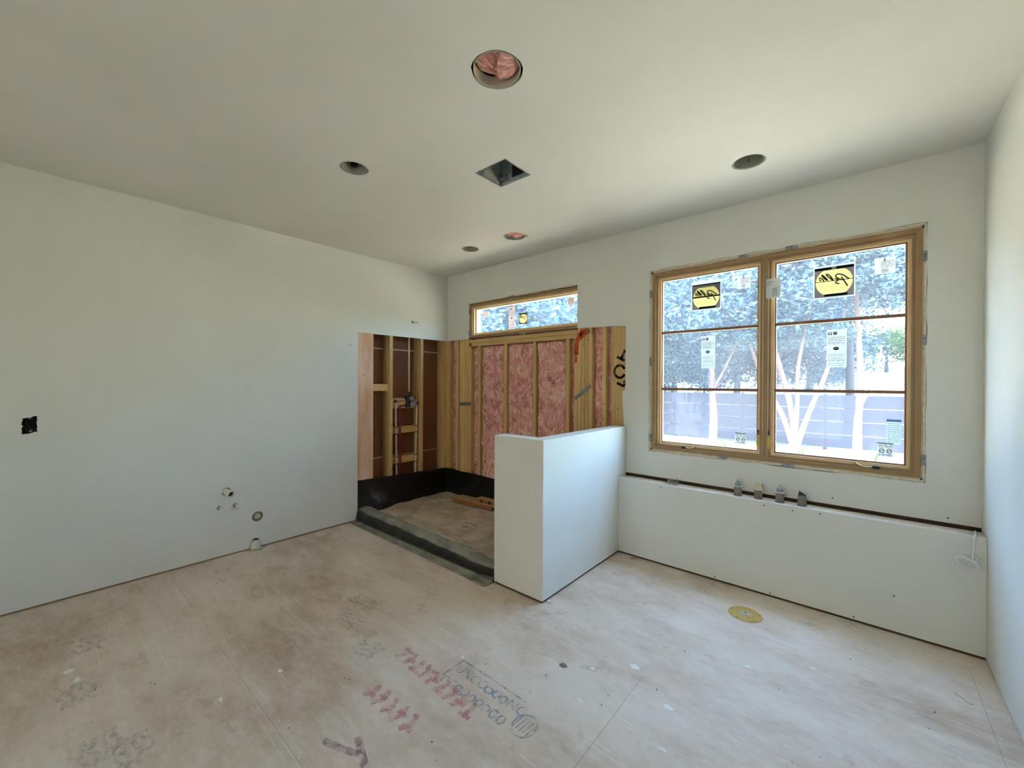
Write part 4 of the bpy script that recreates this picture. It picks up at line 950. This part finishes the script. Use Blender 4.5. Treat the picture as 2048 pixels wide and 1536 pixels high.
# ------------------------------------------------------------------ loose things on the floor
cx, cy = 3.390, -.482
t = thing('tub_drain_flange', 'flat round yellow plastic flange on the floor', 'flange', (cx, cy, 0))
obj('disc', MB().lathe((cx, cy, .0007), (0, 0, 1), [(0, .004), (.075, .004), (.088, .003), (.092, 0)], 40), 'yellow_flange', t, smooth=False)
obj('ribs', MB().obox((cx + .05, cy - .035, .0053), (.03, -.016, 0), (.003, .006, 0), (0, 0, .0012)).obox((cx + .03, cy - .05, .0053), (.02, -.022, 0), (.004, .004, 0), (0, 0, .0012)), 'yellow_flange', t)
obj('plaster_centre', MB().grid(8, 24, lambda u, v: (cx + .032 * u * math.cos(2 * PI * v), cy + .030 * u * math.sin(2 * PI * v), .005 + .008 * (1 - u) + .003 * nz((u * 5, v * 9, 1)))), 'pale_dust', t, smooth=True)
obj('bore', MB().disc((cx + .003, cy - .003, .0145), (0, 0, 1), .0055, 12), 'dark', t)
q = MB()
for a in (.4, 1.7, 3.0, 4.3, 5.4): q.disc((cx + .078 * math.cos(a), cy + .078 * math.sin(a), .0052), (0, 0, 1), .0045, 10)
obj('screw_hole', q, 'screw', t)
t = thing('white_stick', 'thin white plastic stick lying near the right wall', 'stick', (4.29, -.59, 0))
obj('stick', MB().tube([(4.262, -.566, .004), (4.29, -.59, .004), (4.312, -.622, .004)], [.003, .004, .004], 8), 'white_plastic', t)
t = thing('dark_chip', 'small grey blue chip lying on the floor past the half wall', 'chip', (2.795, -1.606, 0))
obj('chip', MB().slab([[(2.775, -1.615), (2.80, -1.622), (2.818, -1.606), (2.80, -1.592), (2.785, -1.594)]], 'z', .0, .0035), 'grey_pvc', t)
t = thing('wood_splinter', 'small brown splinter on the floor at the foot of the ledge', 'splinter', (2.53, -.18, 0))
obj('splinter', MB().tube([(2.50, -.19, .003), (2.53, -.175, .006), (2.57, -.165, .003)], [.001, .004, .001], 5).tube([(2.53, -.175, .005), (2.50, -.16, .004)], [.003, .001], 5), 'stud_y', t)
t = thing('plaster_chip', 'white plaster chip at the foot of the half wall corner', 'chip', (2.392, -1.16, 0))
obj('chip', MB().obox((2.394, -1.165, .005), (.012, .006, 0), (-.004, .008, 0), (0, 0, .005)), 'white_plastic', t, bevel=.002)

# ------------------------------------------------------------------ garden
def gz(x, y):
    k = min(1, max(0, (y - 14.5) / 16)); k = k * k * (3 - 2 * k)
    return -.72 + 3.2 * k + .06 * nz((x * .3, y * .3, 1)) * min(1, max(0, y - 1))
def gf(u, v):
    x = -60 + 110 * u; y = .16 + 75 * v ** 1.6; return (x, y, gz(x, y))
struct('ground', MB().grid(70, 60, gf), 'grass', 'garden ground with brown mulch rising to a pale sandy bank', 'ground', mats=['grass', 'bank'], fmat=lambda p: 1 if p.center.y > 14.2 else 0)
fy = 13.4
fr = thing('board_fence', 'slate grey horizontal board fence behind the trees', 'fence', (0, fy, -.72))
for k in range(-11, 5):
    px = k * 2.4 + .6
    obj('post', MB().box(px - .05, px + .05, fy + .03, fy + .13, -.72, 1.10), 'fence', fr)
    for j in range(4):
        obj('board', MB().box(px + .004, px + 2.396, fy, fy + .028, -.62 + .425 * j, -.62 + .425 * j + .405), 'fence', fr)
# leaf clouds shared between trees
def leaf_mesh(name, n, seed, mat, size=.11):
    r = np.random.default_rng(seed)
    ncl = 130
    d = r.normal(size=(ncl, 3)); d /= np.linalg.norm(d, axis=1)[:, None]
    cl = d * (r.random((ncl, 1)) ** .45) * np.array([1, 1, .85])
    c = cl[r.integers(0, ncl, n)] + r.normal(size=(n, 3)) * .12
    a = r.normal(size=(n, 3)); a /= np.linalg.norm(a, axis=1)[:, None]
    b = np.cross(a, r.normal(size=(n, 3))); b /= np.linalg.norm(b, axis=1)[:, None]
    s = size / 2.3 * r.uniform(.6, 1.3, (n, 1))
    v = np.stack([c - a * s, c + b * s * .45, c + a * s, c - b * s * .45], 1).reshape(-1, 3)
    me = bpy.data.meshes.new(name)
    me.vertices.add(4 * n); me.vertices.foreach_set('co', v.ravel())
    me.loops.add(4 * n); me.loops.foreach_set('vertex_index', np.arange(4 * n, dtype=np.int32))
    me.polygons.add(n); me.polygons.foreach_set('loop_start', np.arange(0, 4 * n, 4, dtype=np.int32))
    me.update(calc_edges=True); me.validate(); me.materials.append(MT[mat]); return me
LM = [leaf_mesh('foliage', 9000, k, 'leaf') for k in (1, 2, 3)] + [leaf_mesh('foliage', 7000, 9, 'leaf2')]
def tree(label, x, y, stems, crowns, bark, group='trees beyond the window'):
    z0 = gz(x, y)
    t = thing('garden_tree', label, 'tree', (x, y, z0), group)
    q = MB()
    for st in stems:
        P = smooth_path([(x + dx, y + dy, z0 + dz) for dx, dy, dz, r in st], 5); R = []
        for i in range(len(st) - 1): R += [st[i][3] + (st[i + 1][3] - st[i][3]) * k / 5 for k in range(5)]
        q.tube(P, R + [st[-1][3]], 8)
    obj('trunk', q, bark, t, smooth=True)
    for (dx, dy, dz, sx, sz, k) in crowns:
        o = bpy.data.objects.new('foliage', LM[k]); COL.objects.link(o); o.parent = t; o.location = (dx, dy, dz); o.scale = (sx, sx, sz); o.rotation_euler = (0, 0, dx + dy); o['kind'] = 'stuff'
    return t
tree('multi-stemmed pale tree in front of the fence at the right sash', 2.34, 12.0,
     [[(0, 0, -.1, .14), (0, 0, .45, .11), (-.15, 0, 1.6, .085), (-.75, .1, 4.0, .07), (-1.3, .2, 6.5, .04)],
      [(-.03, 0, .2, .10), (-.35, .05, 1.2, .08), (-.85, .1, 2.2, .06), (-1.5, .1, 4.2, .03)],
      [(.03, 0, .2, .10), (.35, 0, 1.3, .07), (.75, .1, 2.5, .06), (1.2, .1, 4.4, .03)],
      [(0, 0, .4, .08), (.06, -.1, 1.5, .06), (.1, -.1, 2.9, .05), (.5, -.1, 5.0, .03)]],
     [(-1.0, 0, 5.6, 2.2, 1.8, 0), (1.2, .3, 5.9, 1.6, 1.5, 1), (.0, .6, 4.4, 1.6, 1.2, 2)], 'barkpale')
tree('slim pale trunked tree at the far right of the view', 3.82, 12.1,
     [[(0, 0, -.1, .13), (0, 0, 1.0, .10), (.05, 0, 2.4, .08), (-.1, .1, 5.5, .05)], [(.02, 0, 1.4, .05), (.35, 0, 2.3, .03), (.5, 0, 3.2, .02)]],
     [(-.2, .2, 6.3, 1.6, 1.4, 1), (.9, .3, 5.5, 1.7, 1.3, 0)], 'barkpale')
tree('pale trunked tree seen through the left sash', -.03, 12.0,
     [[(0, 0, -.1, .15), (.03, 0, 1.0, .13), (-.05, 0, 2.6, .10), (.1, 0, 6, .05)], [(0, 0, 1.9, .05), (.6, 0, 3.2, .03), (.9, 0, 4.2, .02)]],
     [(-.3, 0, 5.2, 2.1, 1.9, 2), (.9, .5, 4.2, 1.3, 1.0, 0)], 'barkpale')
spec = [(0.9, 16.0, .17, 3.0, 7.0, 'dark trunked tree behind the fence between the sashes'), (3.5, 17.5, .18, 2.2, 8.2, 'dark trunked tree behind the fence at the right sash'),
        (-2.6, 15.5, .16, 2.6, 5.6, 'leafy tree beyond the left edge of the large window'), (-5.2, 13.0, .15, 2.5, 5.6, 'leafy tree seen at the right end of the transom'),
        (-8.0, 13.5, .15, 2.6, 5.8, 'leafy tree seen in the middle of the transom'), (-10.8, 14.5, .15, 2.8, 6.0, 'leafy tree seen at the left end of the transom'),
        (-14.0, 16.5, .16, 3.2, 6.6, 'leafy tree farthest left behind the transom'), (-6.8, 19.0, .16, 3.4, 7.4, 'tall tree set back behind the transom trees'),
        (-1.2, 21.0, .18, 3.4, 8.0, 'tall tree set back behind the left sash'), (1.8, 23.0, .18, 3.4, 9.0, 'tall tree far back behind the centre mullion')]
for i, (x, y, r, cr, hz, lab) in enumerate(spec):
    tree(lab, x, y, [[(0, 0, -.1, r), (.05, 0, 2, r * .8), (-.05, 0, hz * .7, r * .5), (.1, 0, hz, r * .3)]],
         [(0, 0, hz - .6, cr, cr * .8, i % 3), (cr * .4, -.6, hz - 2.2, cr * .7, cr * .55, (i + 1) % 3)], 'barkdark')
t = tree('round bright green shrub on the sunny bank', 4.9, 27.0, [[(0, 0, -.1, .10), (0, 0, .8, .06), (.1, 0, 1.3, .03)]], [(0, 0, 1.5, 2.0, 1.1, 3)], 'barkdark')
t = tree('low bright green shrub beyond the bank at the right edge', 7.5, 29.0, [[(0, 0, -.1, .10), (0, 0, .8, .06), (.1, 0, 1.3, .03)]], [(0, 0, 1.5, 2.4, 1.3, 3)], 'barkdark')
for i, (x, y) in enumerate(((-4.5, 17.0), (-2.0, 18.0), (0.3, 19.0), (2.4, 19.5), (-7.5, 17.0))):
    lab = ('far left', 'left of the left sash', 'behind the left sash', 'behind the right sash', 'below the transom trees')[i]
    tree('dense understory bush on the bank, ' + lab, x, y, [[(0, 0, -.1, .09), (0, 0, 1.0, .06), (.1, 0, 2.2, .03)]], [(0, 0, 2.9, 2.0, 1.7, i % 3)], 'barkdark')
for i, (x, y) in enumerate(((-3.6, 9.0), (-6.6, 9.6), (-9.6, 10.4))):
    tree('added leafy bush screening light left of the window, ' + ('nearest the house', 'in the middle of its row', 'farthest from the house')[i], x, y, [[(0, 0, -.1, .10), (0, 0, 1.0, .07), (.1, 0, 2.6, .03)]], [(0, 0, 2.2, 1.9, 2.0, i % 3), (-.6, .2, 3.4, 1.5, 1.2, (i + 1) % 3)], 'barkdark')  # bush row added to cut bank light reaching the right wall
tree('added leafy tree blocking low sky light left of the windows', -4.2, 6.2, [[(0, 0, -.1, .14), (0, 0, 1.0, .11), (.1, 0, 3.6, .05)]], [(0, 0, 3.9, 2.4, 2.0, 1), (.3, -.3, 2.4, 1.8, 1.2, 2)], 'barkdark')  # tree added to block low sky light on the right wall
rs = random.Random(4)
for k in range(7):
    x = -1.6 + k * 1.0 + rs.uniform(-.2, .2); y = 11.2 + rs.uniform(-.8, .8)
    pos = ('far left', 'left', 'left of the mullion', 'behind the mullion', 'under the multi-stemmed tree', 'right', 'far right')[k]
    z0 = gz(x, y)
    t = thing('low_shrub', 'low green weed clump before the fence, ' + pos, 'shrub', (x, y, z0), 'weed clumps before the fence')
    q = MB()
    for j in range(16):
        a = rs.uniform(0, 2 * PI); L = rs.uniform(.2, .45)
        q.add([(x + .02 * math.cos(a + 1.5), y + .02 * math.sin(a + 1.5), z0), (x - .02 * math.cos(a + 1.5), y - .02 * math.sin(a + 1.5), z0), (x + .5 * L * math.cos(a), y + .5 * L * math.sin(a), z0 + L)], [(0, 1, 2)])
    obj('blades', q, 'leaf2', t)
